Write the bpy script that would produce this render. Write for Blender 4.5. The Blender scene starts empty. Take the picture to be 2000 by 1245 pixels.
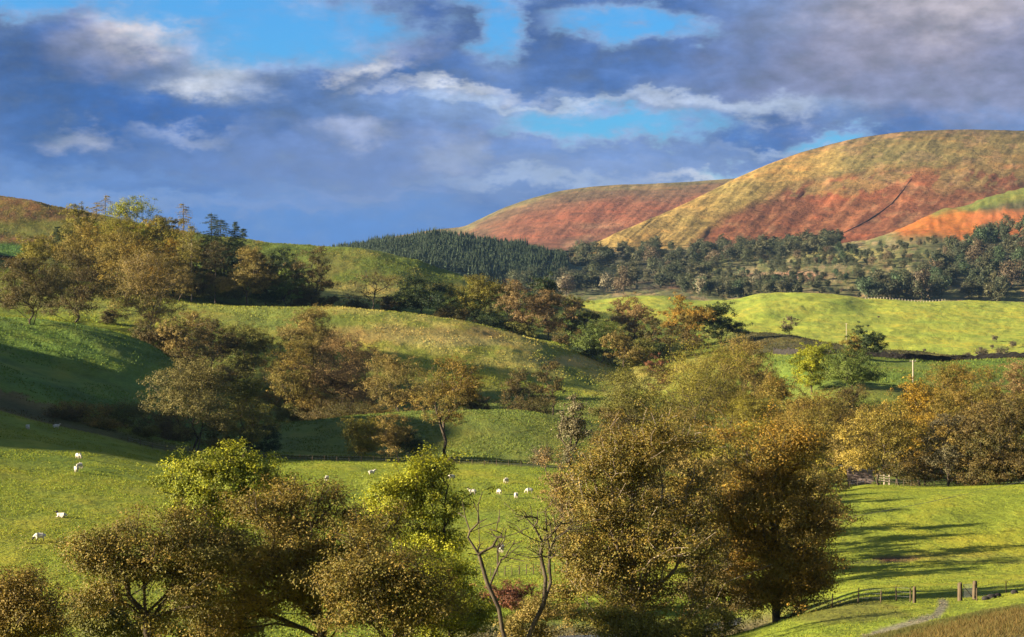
import bpy, math, random
import numpy as np

# ------------------------------------------------------------------ camera, sky, sun, exposure
scene = bpy.context.scene
COL = scene.collection
EXPOSURE = 2.0
K = 2.0 ** EXPOSURE
F = 4000.0            # focal length in photo pixels (photo 2000 x 1245)
CX, HY = 1000.0, 560.0
SUN_EL, SUN_AZ = 17.0, 78.0      # elevation; azimuth from straight behind the viewer towards the left

scene.view_settings.view_transform = 'Standard'
scene.view_settings.look = 'None'
scene.view_settings.exposure = EXPOSURE
scene.view_settings.gamma = 1.0

cam = bpy.data.cameras.new("camera")
cam.sensor_width = 36.0
cam.lens = 36.0 * F / 2000.0
cam.shift_y = -(622.5 - HY) / 2000.0
cam.clip_start = 0.5
cam.clip_end = 60000
camo = bpy.data.objects.new("camera", cam)
camo.rotation_euler = (math.radians(90), 0, 0)
COL.objects.link(camo)
scene.camera = camo
scene.cycles.max_bounces = 4
scene.cycles.diffuse_bounces = 2
scene.cycles.glossy_bounces = 2
scene.cycles.transmission_bounces = 2

el, az = math.radians(SUN_EL), math.radians(SUN_AZ)
TO_SUN = (-math.cos(el) * math.sin(az), -math.cos(el) * math.cos(az), math.sin(el))
sun = bpy.data.lights.new("sun", 'SUN')
sun.energy = 5.0
sun.angle = math.radians(0.5)
sun.color = (1.0, 0.86, 0.64)
suno = bpy.data.objects.new("sun", sun)
from mathutils import Vector
suno.rotation_euler = Vector(TO_SUN).to_track_quat('Z', 'Y').to_euler()
suno.location = (-200, -100, 150)
COL.objects.link(suno)


def srgb(r, g, b, k=1.0):
    out = []
    for c in (r, g, b):
        c = c / 255.0
        c = c / 12.92 if c <= 0.04045 else ((c + 0.055) / 1.055) ** 2.4
        out.append(c * k)
    return (out[0], out[1], out[2], 1.0)


class NT:
    """small helper for building node trees"""
    def __init__(self, tree):
        self.t = tree
        self.t.nodes.clear()

    def n(self, typ, **kw):
        nd = self.t.nodes.new(typ)
        for k, v in kw.items():
            setattr(nd, k, v)
        return nd

    def put(self, sock, v):
        if isinstance(v, bpy.types.NodeSocket):
            self.t.links.new(v, sock)
        elif v is not None:
            sock.default_value = v

    def math(self, op, a, b=None, c=None, clamp=False):
        m = self.n('ShaderNodeMath', operation=op, use_clamp=clamp)
        for i, v in enumerate((a, b, c)):
            self.put(m.inputs[i], v)
        return m.outputs[0]

    def vmath(self, op, a, b=None, c=None, out=0):
        m = self.n('ShaderNodeVectorMath', operation=op)
        for i, v in enumerate((a, b, c)):
            if v is not None:
                self.put(m.inputs[i], v)
        return m.outputs[out]

    def noise(self, vec, scale, detail=4, rough=0.55, dist=0.0, dim='3D'):
        m = self.n('ShaderNodeTexNoise', noise_dimensions=dim)
        self.put(m.inputs['Vector'], vec)
        m.inputs['Scale'].default_value = scale
        m.inputs['Detail'].default_value = detail
        m.inputs['Roughness'].default_value = rough
        m.inputs['Distortion'].default_value = dist
        return m

    def maprange(self, v, a, b, c=0.0, d=1.0, smooth=True):
        m = self.n('ShaderNodeMapRange')
        m.interpolation_type = 'SMOOTHSTEP' if smooth else 'LINEAR'
        self.put(m.inputs['Value'], v)
        m.inputs['From Min'].default_value = a
        m.inputs['From Max'].default_value = b
        m.inputs['To Min'].default_value = c
        m.inputs['To Max'].default_value = d
        return m.outputs['Result']

    def mix(self, fac, a, b, blend='MIX'):
        m = self.n('ShaderNodeMix')
        m.data_type = 'RGBA'
        m.blend_type = blend
        self.put(m.inputs[0], fac)
        self.put(m.inputs[6], a)
        self.put(m.inputs[7], b)
        return m.outputs[2]


def build_world():
    w = bpy.data.worlds.new("World")
    scene.world = w
    w.use_nodes = True
    N = NT(w.node_tree)
    out = N.n('ShaderNodeOutputWorld')
    tc = N.n('ShaderNodeTexCoord')
    sep = N.n('ShaderNodeSeparateXYZ')
    N.put(sep.inputs[0], tc.outputs['Generated'])
    x, y, z = sep.outputs
    azi = N.math('ARCTAN2', x, y)
    ele = N.math('ARCSINE', z)
    # coordinates in hundredths of a radian (x to the right, y downwards from the horizon)
    X = N.math('MULTIPLY_ADD', azi, F, CX)
    Y = N.math('MULTIPLY_ADD', ele, -F, HY)
    comb = N.n('ShaderNodeCombineXYZ')
    N.put(comb.inputs[0], X)
    N.put(comb.inputs[1], Y)
    P = comb.outputs[0]
    stretch = N.vmath('MULTIPLY', P, (1.0, 1.9, 1.0))
    n1 = N.noise(stretch, 0.0046, 5, 0.62, dim='2D')
    n2 = N.noise(stretch, 0.021, 5, 0.66, dim='2D')
    w1 = N.vmath('SUBTRACT', n1.outputs['Color'], (0.5, 0.5, 0.5))
    w2 = N.vmath('SUBTRACT', n2.outputs['Color'], (0.5, 0.5, 0.5))
    off = N.vmath('MULTIPLY', w1, (230.0, 130.0, 0.0))
    off2 = N.vmath('MULTIPLY', w2, (48.0, 30.0, 0.0))
    PD = N.vmath('ADD', N.vmath('ADD', P, off), off2)

    def blob(cx, cy, rx, ry, lo=1.6, hi=0.0):
        q = N.vmath('MULTIPLY_ADD', PD, (1.0 / rx, 1.0 / ry, 0.0), (-cx / rx, -cy / ry, 0.0))
        ln = N.vmath('LENGTH', q, out=1)
        return N.maprange(ln, lo, hi)

    k = 1.0 / K
    fine = N.noise(stretch, 0.0125, 6, 0.58, dim='2D')
    big = N.noise(stretch, 0.0022, 4, 0.55, dim='2D')
    # thickness of the cloud deck: thin where the photograph's sky opens
    gap = None
    for cx, cy, rx, ry, s in [(560, 66, 190, 46, 1.), (440, 28, 240, 34, 1.), (250, 14, 200, 22, .8), (70, 14, 150, 26, .9),
                              (968, 58, 40, 44, .95), (1240, 52, 120, 24, .95), (945, 8, 60, 20, .8),
                              (1190, 252, 150, 24, 1.), (1110, 232, 90, 22, .75), (1600, 276, 60, 16, .8),
                              (700, 40, 70, 50, .8), (1480, 330, 90, 9, .5), (1310, 75, 60, 14, .6)]:
        m = N.math('MULTIPLY', blob(cx, cy, rx, ry, 2.1, 0.0), s)
        gap = m if gap is None else N.math('MAXIMUM', gap, m)
    far = N.maprange(N.math('ABSOLUTE', N.math('SUBTRACT', X, 1000.0)), 1300.0, 2200.0)
    up = N.maprange(Y, -150.0, -700.0)
    outside = N.math('MAXIMUM', far, up)
    gap = N.math('MAXIMUM', gap, N.math('MULTIPLY', outside, N.maprange(n1.outputs[0], 0.42, 0.66)))
    # wisps: the noise eats softly into the edge of every opening
    wis = N.math('ADD', N.math('MULTIPLY', fine.outputs[0], 0.75), N.math('MULTIPLY', n2.outputs[0], 0.35))
    open_ = N.math('SUBTRACT', gap, N.math('MULTIPLY', N.math('SUBTRACT', wis, 0.5), 0.75))
    clear = N.maprange(open_, 0.05, 1.0)
    edge = N.math('MULTIPLY', N.maprange(open_, -0.1, 0.5), 0.38)

    col = N.mix(N.maprange(big.outputs[0], 0.35, 0.68), srgb(66, 106, 170, k), srgb(112, 140, 190, k))
    layers = [
        # cx, cy, rx, ry, colour, strength
        (150, 440, 420, 90, (108, 148, 208), 1.), (620, 450, 380, 70, (92, 138, 202), 1.),
        (150, 195, 260, 110, (52, 92, 152), .95), (330, 235, 170, 45, (44, 96, 170), .95),
        (30, 110, 120, 60, (56, 98, 162), .9), (110, 130, 170, 40, (50, 84, 140), .8), (520, 400, 220, 14, (126, 150, 196), .55), (180, 395, 240, 16, (128, 156, 204), .55), (720, 375, 170, 10, (130, 152, 198), .55), (380, 372, 130, 10, (88, 124, 186), .6),
        (620, 190, 200, 60, (72, 104, 158), .9), (850, 60, 180, 62, (58, 92, 152), .95),
        (1110, 70, 150, 66, (58, 94, 154), .95), (1370, 110, 220, 50, (82, 116, 176), .8),
        (1560, 150, 260, 60, (104, 122, 164), .8),
        (1800, 90, 330, 130, (152, 150, 170), .95), (1860, 28, 220, 50, (190, 182, 190), .85),
        (1680, 200, 330, 50, (134, 142, 176), .8), (1900, 190, 160, 60, (140, 146, 178), .8),
        (800, 300, 380, 54, (124, 144, 190), .8), (500, 320, 300, 46, (104, 132, 186), .7),
        (1000, 215, 330, 36, (140, 168, 214), .75), (1490, 215, 190, 24, (176, 192, 218), .9),
        (1250, 318, 280, 26, (132, 158, 206), .7), (1050, 300, 260, 14, (104, 140, 200), .6),
        (1050, 200, 240, 10, (190, 206, 228), .7), (1330, 205, 150, 12, (186, 200, 224), .7),
        (1560, 292, 160, 10, (176, 194, 222), .7), (250, 350, 240, 14, (104, 140, 198), .5),
        (275, 72, 105, 46, (206, 198, 200), .95), (190, 112, 100, 50, (138, 146, 176), .7), (300, 140, 70, 36, (96, 118, 160), .7),
        (445, 150, 110, 48, (192, 202, 220), .95), (400, 175, 60, 20, (216, 220, 230), .6), (150, 282, 75, 22, (168, 176, 200), .75),
        (880, 178, 150, 14, (214, 220, 232), .85), (715, 138, 60, 22, (214, 216, 224), .85),
        (690, 262, 90, 26, (168, 178, 206), .7), (780, 112, 100, 24, (128, 142, 182), .7),
        (900, 300, 60, 40, (168, 178, 200), .5), (1080, 350, 220, 14, (176, 194, 220), .6),
        (1450, 338, 170, 11, (220, 226, 234), .8), (360, 268, 80, 14, (156, 170, 204), .6),
        (1375, 256, 70, 22, (62, 112, 182), 1.), (800, 190, 60, 20, (88, 120, 178), .7),
        (1640, 250, 60, 50, (108, 142, 196), .6), (640, 95, 30, 14, (110, 150, 200), .6),
    ]
    for cx, cy, rx, ry, c, s in layers:
        m = blob(cx, cy, rx, ry)
        col = N.mix(N.math('MULTIPLY', m, s), col, srgb(*c, k))
    col = N.mix(edge, col, srgb(190, 210, 234, k))
    dv = N.maprange(fine.outputs[0], 0.28, 0.72, -0.26, 0.28, smooth=False)
    det = N.math('MULTIPLY_ADD', dv, N.maprange(Y, 180.0, 420.0, 1.0, 0.25), 1.0)
    dcol = N.n('ShaderNodeCombineColor')
    for i in range(3):
        N.put(dcol.inputs[i], det)
    col = N.mix(1.0, col, dcol.outputs[0], 'MULTIPLY')
    col = N.mix(N.math('MULTIPLY', outside, 0.8), col, srgb(138, 143, 156, k))
    gap = clear
    sky = N.n('ShaderNodeTexSky')
    sky.sky_type = 'NISHITA'
    sky.sun_disc = False
    sky.sun_elevation = el
    sky.sun_rotation = math.radians(180.0 + SUN_AZ)
    sky.altitude = 200
    tint = N.mix(1.0, sky.outputs[0], (0.085, 0.275, 0.52, 1.0), 'MULTIPLY')
    bg1 = N.n('ShaderNodeBackground')
    N.put(bg1.inputs[0], tint)
    bg1.inputs[1].default_value = 0.1
    bg2 = N.n('ShaderNodeBackground')
    N.put(bg2.inputs[0], col)
    bg2.inputs[1].default_value = 1.0
    mx = N.n('ShaderNodeMixShader')
    N.put(mx.inputs[0], gap)
    N.put(mx.inputs[1], bg2.outputs[0])
    N.put(mx.inputs[2], bg1.outputs[0])
    N.put(out.inputs[0], mx.outputs[0])
    w.cycles.sampling_method = 'NONE'


build_world()

# ------------------------------------------------------------------ numeric helpers
RNG = np.random.default_rng(7)


def hash2(xi, yi, seed):
    h = (xi.astype(np.int64) * 374761393 + yi.astype(np.int64) * 668265263 + seed * 144269504) & 0xffffffff
    h = ((h ^ (h >> 13)) * 1274126177) & 0xffffffff
    h = ((h ^ (h >> 15)) * 2246822519) & 0xffffffff
    return ((h ^ (h >> 16)) & 0xffffff) / float(0xffffff)


def vnoise(x, y, seed=0):
    xi, yi = np.floor(x), np.floor(y)
    fx, fy = x - xi, y - yi
    fx = fx * fx * (3 - 2 * fx)
    fy = fy * fy * (3 - 2 * fy)
    a = hash2(xi, yi, seed); b = hash2(xi + 1, yi, seed)
    c = hash2(xi, yi + 1, seed); d = hash2(xi + 1, yi + 1, seed)
    return (a * (1 - fx) + b * fx) * (1 - fy) + (c * (1 - fx) + d * fx) * fy


def fbm(x, y, seed=0, octv=4, gain=0.5):
    s, a, t = 0, 1.0, 0
    for o in range(octv):
        s = s + a * vnoise(x * 2 ** o + 17.3 * o, y * 2 ** o - 9.1 * o, seed + o)
        t += a
        a *= gain
    return s / t            # 0..1


def pchip(xk, yk, xq):
    """monotone cubic along axis 0; yk may be (K,) or (K,M)"""
    xk = np.asarray(xk, float); yk = np.asarray(yk, float); xq = np.asarray(xq, float)
    one = yk.ndim == 1
    if one:
        yk = yk[:, None]
    h = np.diff(xk)[:, None]
    dl = np.diff(yk, axis=0) / h
    m = np.zeros_like(yk)
    if len(xk) > 2:
        w1 = 2 * h[1:] + h[:-1]; w2 = h[1:] + 2 * h[:-1]
        ok = dl[:-1] * dl[1:] > 0
        with np.errstate(divide='ignore', invalid='ignore'):
            hm = (w1 + w2) / (w1 / dl[:-1] + w2 / dl[1:])
        m[1:-1] = np.where(ok, hm, 0)
    m[0] = dl[0]; m[-1] = dl[-1]
    i = np.clip(np.searchsorted(xk, xq) - 1, 0, len(xk) - 2)
    hh = (xk[i + 1] - xk[i])[:, None]
    s = np.clip(((xq - xk[i])[:, None]) / hh, 0, 1)
    r = ((1 + 2 * s) * (1 - s) ** 2 * yk[i] + s * (1 - s) ** 2 * hh * m[i]
         + s * s * (3 - 2 * s) * yk[i + 1] + s * s * (s - 1) * hh * m[i + 1])
    return r[:, 0] if one else r


def sstep(a, b, x):
    t = np.clip((x - a) / (b - a), 0, 1)
    return t * t * (3 - 2 * t)


def mesh_from(name, verts, faces, smooth=False, attrs=None, mat=None):
    """faces: (n,k) int array (all the same k) or list of such arrays"""
    me = bpy.data.meshes.new(name)
    fl = faces if isinstance(faces, list) else [faces]
    fl = [f for f in fl if len(f)]
    nl = sum(f.size for f in fl); nf = sum(len(f) for f in fl)
    me.vertices.add(len(verts))
    me.vertices.foreach_set('co', np.ascontiguousarray(verts, dtype=np.float32).ravel())
    me.loops.add(nl)
    me.loops.foreach_set('vertex_index', np.concatenate([f.ravel() for f in fl]).astype(np.int32))
    me.polygons.add(nf)
    sizes = np.concatenate([np.full(len(f), f.shape[1]) for f in fl])
    starts = np.concatenate([[0], np.cumsum(sizes)[:-1]])
    me.polygons.foreach_set('loop_start', starts.astype(np.int32))
    me.polygons.foreach_set('loop_total', sizes.astype(np.int32))
    me.polygons.foreach_set('use_smooth', np.full(nf, smooth))
    for an, av in (attrs or {}).items():
        a = me.attributes.new(an, 'FLOAT_COLOR', 'POINT')
        v4 = np.ones((len(verts), 4), np.float32)
        v4[:, :av.shape[1]] = av
        a.data.foreach_set('color', v4.ravel())
    me.update(calc_edges=True)
    if mat:
        me.materials.append(mat)
    return me


def link(name, data, parent=None, loc=(0, 0, 0)):
    o = bpy.data.objects.new(name, data)
    o.location = loc
    if parent is not None:
        o.parent = parent
    COL.objects.link(o)
    return o


def tag(o, label=None, cat=None, group=None, kind=None):
    if label: o['label'] = label
    if cat: o['category'] = cat
    if group: o['group'] = group
    if kind: o['kind'] = kind
    return o


# ------------------------------------------------------------------ materials
def mat_new(name):
    m = bpy.data.materials.new(name)
    m.use_nodes = True
    return m, NT(m.node_tree)


def mat_ground(name, fine=1.0, rough_amt=1.0, bump=0.6, squash=0.45):
    m, N = mat_new(name)
    out = N.n('ShaderNodeOutputMaterial')
    geo = N.n('ShaderNodeNewGeometry')
    at = N.n('ShaderNodeAttribute', attribute_name='col')
    pos = geo.outputs['Position']
    n1 = N.noise(pos, 0.9 * fine, 5, 0.7)
    n2 = N.noise(N.vmath('MULTIPLY', pos, (1.0, squash, 1.0)), 0.16 * fine, 5, 0.65)
    n3 = N.noise(pos, 0.03 * fine, 4, 0.6)
    v = N.math('ADD', N.maprange(n1.outputs[0], 0.2, 0.8, -0.28 * rough_amt, 0.28 * rough_amt, False),
               N.maprange(n2.outputs[0], 0.25, 0.75, -0.3 * rough_amt, 0.3 * rough_amt, False))
    v = N.math('ADD', v, 1.0)
    cc = N.n('ShaderNodeCombineColor')
    for i in range(3):
        N.put(cc.inputs[i], v)
    c = N.mix(1.0, at.outputs['Color'], cc.outputs[0], 'MULTIPLY')
    straw = N.mix(1.0, at.outputs['Color'], (1.45, 1.05, 0.9, 1), 'MULTIPLY')
    c = N.mix(N.maprange(N.math('ADD', n2.outputs[0], n3.outputs[0]), 0.95, 1.3, 0, 0.75), c, straw)
    dark = N.mix(1.0, c, (0.62, 0.78, 0.75, 1), 'MULTIPLY')
    c = N.mix(N.maprange(n3.outputs[0], 0.5, 0.3, 0, 0.6), c, dark)
    bs = N.n('ShaderNodeBsdfPrincipled')
    N.put(bs.inputs['Base Color'], c)
    bs.inputs['Roughness'].default_value = 0.95
    bs.inputs['Specular IOR Level'].default_value = 0.1
    bp = N.n('ShaderNodeBump')
    bp.inputs['Strength'].default_value = bump
    bp.inputs['Distance'].default_value = 0.5 / fine
    N.put(bp.inputs['Height'], N.math('ADD', n1.outputs[0], N.math('MULTIPLY', n2.outputs[0], 2.5)))
    N.put(bs.inputs['Normal'], bp.outputs[0])
    N.put(out.inputs[0], bs.outputs[0])
    return m


def mat_leaf(name, trans=0.22):
    m, N = mat_new(name)
    out = N.n('ShaderNodeOutputMaterial')
    oi = N.n('ShaderNodeObjectInfo')
    c2 = N.n('ShaderNodeAttribute', attribute_name='second_colour')
    c2.attribute_type = 'OBJECT'
    at = N.n('ShaderNodeAttribute', attribute_name='tint')
    sp = N.n('ShaderNodeSeparateColor')
    N.put(sp.inputs[0], at.outputs['Color'])
    c = N.mix(N.maprange(sp.outputs[1], 0.25, 0.8), oi.outputs['Color'], c2.outputs['Color'])
    v = N.maprange(sp.outputs[0], 0, 1, 0.55, 1.5, False)
    cc = N.n('ShaderNodeCombineColor')
    for i in range(3):
        N.put(cc.inputs[i], v)
    c = N.mix(1.0, c, cc.outputs[0], 'MULTIPLY')
    d = N.n('ShaderNodeBsdfPrincipled')
    N.put(d.inputs['Base Color'], c)
    d.inputs['Roughness'].default_value = 0.6
    d.inputs['Specular IOR Level'].default_value = 0.25
    t = N.n('ShaderNodeBsdfTranslucent')
    N.put(t.inputs[0], c)
    mx = N.n('ShaderNodeMixShader')
    mx.inputs[0].default_value = trans
    N.put(mx.inputs[1], d.outputs[0])
    N.put(mx.inputs[2], t.outputs[0])
    N.put(out.inputs[0], mx.outputs[0])
    return m


def mat_plain(name, rgb, rgb2, scale=3.0, rough=0.85, bump=0.3, stretch=(1, 1, 1)):
    m, N = mat_new(name)
    out = N.n('ShaderNodeOutputMaterial')
    tc = N.n('ShaderNodeTexCoord')
    v = N.vmath('MULTIPLY', tc.outputs['Object'], stretch)
    n1 = N.noise(v, scale, 6, 0.65)
    c = N.mix(N.maprange(n1.outputs[0], 0.35, 0.65), (*rgb, 1), (*rgb2, 1))
    bs = N.n('ShaderNodeBsdfPrincipled')
    N.put(bs.inputs['Base Color'], c)
    bs.inputs['Roughness'].default_value = rough
    bs.inputs['Specular IOR Level'].default_value = 0.2
    bp = N.n('ShaderNodeBump')
    bp.inputs['Strength'].default_value = bump
    bp.inputs['Distance'].default_value = 0.05
    N.put(bp.inputs['Height'], n1.outputs[0])
    N.put(bs.inputs['Normal'], bp.outputs[0])
    N.put(out.inputs[0], bs.outputs[0])
    return m


def mat_attr(name, rough=0.9, trans=0.0):
    m, N = mat_new(name)
    out = N.n('ShaderNodeOutputMaterial')
    at = N.n('ShaderNodeAttribute', attribute_name='col')
    tc = N.n('ShaderNodeTexCoord')
    n1 = N.noise(tc.outputs['Object'], 6.0, 4, 0.6)
    v = N.maprange(n1.outputs[0], 0.25, 0.75, 0.8, 1.2, False)
    cc = N.n('ShaderNodeCombineColor')
    for i in range(3):
        N.put(cc.inputs[i], v)
    c = N.mix(1.0, at.outputs['Color'], cc.outputs[0], 'MULTIPLY')
    bs = N.n('ShaderNodeBsdfPrincipled')
    N.put(bs.inputs['Base Color'], c)
    bs.inputs['Roughness'].default_value = rough
    bs.inputs['Specular IOR Level'].default_value = 0.15
    sh = bs.outputs[0]
    if trans:
        t = N.n('ShaderNodeBsdfTranslucent')
        N.put(t.inputs[0], c)
        mx = N.n('ShaderNodeMixShader')
        mx.inputs[0].default_value = trans
        N.put(mx.inputs[1], sh)
        N.put(mx.inputs[2], t.outputs[0])
        sh = mx.outputs[0]
    N.put(out.inputs[0], sh)
    return m


M_GROUND = mat_ground('pasture', 1.0, 1.0, 0.8)
M_HILL = mat_ground('moorland', 0.16, 1.7, 0.7, 1.0)
M_LEAF = mat_leaf('leaves')
M_NEEDLE = mat_leaf('needles', 0.1)
M_BARK = mat_plain('bark', (.10, .075, .05), (.035, .026, .018), 2.2, .9, .6, (1, 1, .35))
M_PALEBARK = mat_plain('pale_bark', (.34, .27, .19), (.15, .11, .075), 1.6, .9, .5, (1, 1, .4))
M_POST = mat_plain('weathered_timber', (.125, .09, .052), (.06, .044, .028), 5, .85, .4, (1, 1, .2))
M_PALEWOOD = mat_plain('pale_timber', (.55, .45, .34), (.36, .29, .21), 5, .8, .3, (1, 1, .3))
M_STONE = mat_plain('gritstone', (.036, .031, .027), (.015, .013, .011), 1.5, .9, .8)
M_WIRE = mat_plain('galvanised_wire', (.32, .32, .31), (.22, .22, .22), 20, .5, .1)
M_GRASS = mat_attr('grass_blades', .8, .3)
M_FLEECE = mat_attr('fleece', .95)

# ------------------------------------------------------------------ terrain: lofted feature lines
PXG = np.concatenate([np.arange(-2600, -60, 60), np.arange(-60, 2061, 3), np.arange(2080, 4601, 60)]).astype(float)


def line(d, v):
    """d: number or [(px,d)..]; v: [(px,py)..] -> D(px), Z(px)"""
    def ev(a):
        if isinstance(a, (int, float)):
            return np.full(len(PXG), float(a))
        a = sorted(a)
        xs = np.array([p[0] for p in a], float); ys = np.array([p[1] for p in a], float)
        q = np.clip(PXG, xs[0], xs[-1])
        return pchip(xs, ys, q)
    D = ev(d)
    return D, D * (HY - ev(v)) / F


def lineZ(d, z):
    D, _ = line(d, [(-2600, 560), (4600, 560)])
    _, Z = line(F, [(p, HY - q) for p, q in z])
    return D, Z


class Sheet:
    def __init__(self, lines, subs):
        self.K = len(lines)
        D = np.array([l[0] for l in lines]); Z = np.array([l[1] for l in lines])
        ts = []
        for i, s in enumerate(subs):
            ts += list(i + np.arange(s) / s)
        ts.append(self.K - 1)
        self.t = np.array(ts, float)
        kk = np.arange(self.K)
        self.D = np.exp(pchip(kk, np.log(D), self.t))
        self.Z = pchip(kk, Z, self.t)

    def grid(self):
        T = np.repeat(self.t[:, None], len(PXG), 1)
        PX = np.repeat(PXG[None, :], len(self.t), 0)
        return PX, T

    def build(self, name, col, mat, flip=False):
        PX, T = self.grid()
        X = self.D * (PX - CX) / F
        v = np.stack([X, self.D, self.Z], -1).reshape(-1, 3)
        n, m = X.shape
        i = np.arange(n - 1)[:, None] * m + np.arange(m - 1)[None, :]
        f = np.stack([i, i + 1, i + m + 1, i + m], -1).reshape(-1, 4)
        self.col = col
        me = mesh_from(name, v, f, True, {'col': col.reshape(-1, 3)}, mat)
        return tag(link(name, me), kind='structure')

    def column(self, px):
        j = int(np.clip(np.searchsorted(PXG, px) - 1, 0, len(PXG) - 2))
        s = (px - PXG[j]) / (PXG[j + 1] - PXG[j])
        return self.D[:, j] * (1 - s) + self.D[:, j + 1] * s, self.Z[:, j] * (1 - s) + self.Z[:, j + 1] * s

    def z_at(self, px, d):
        D, Z = self.column(px)
        return float(np.interp(d, D, Z))

    def hit(self, px, py, dmin=0):
        """nearest distance at which the sight line through (px,py) meets the sheet"""
        D, Z = self.column(px)
        PY = HY - F * Z / D
        for i in range(1, len(D)):
            if D[i] > dmin and PY[i] <= py < PY[i - 1]:
                s = (PY[i - 1] - py) / (PY[i - 1] - PY[i])
                return float(D[i - 1] + s * (D[i] - D[i - 1]))
        return None

    def point(self, px, d, dz=0.0):
        return Vector((d * (px - CX) / F, d, self.z_at(px, d) + dz))


def xz(pts):
    return pts


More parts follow.
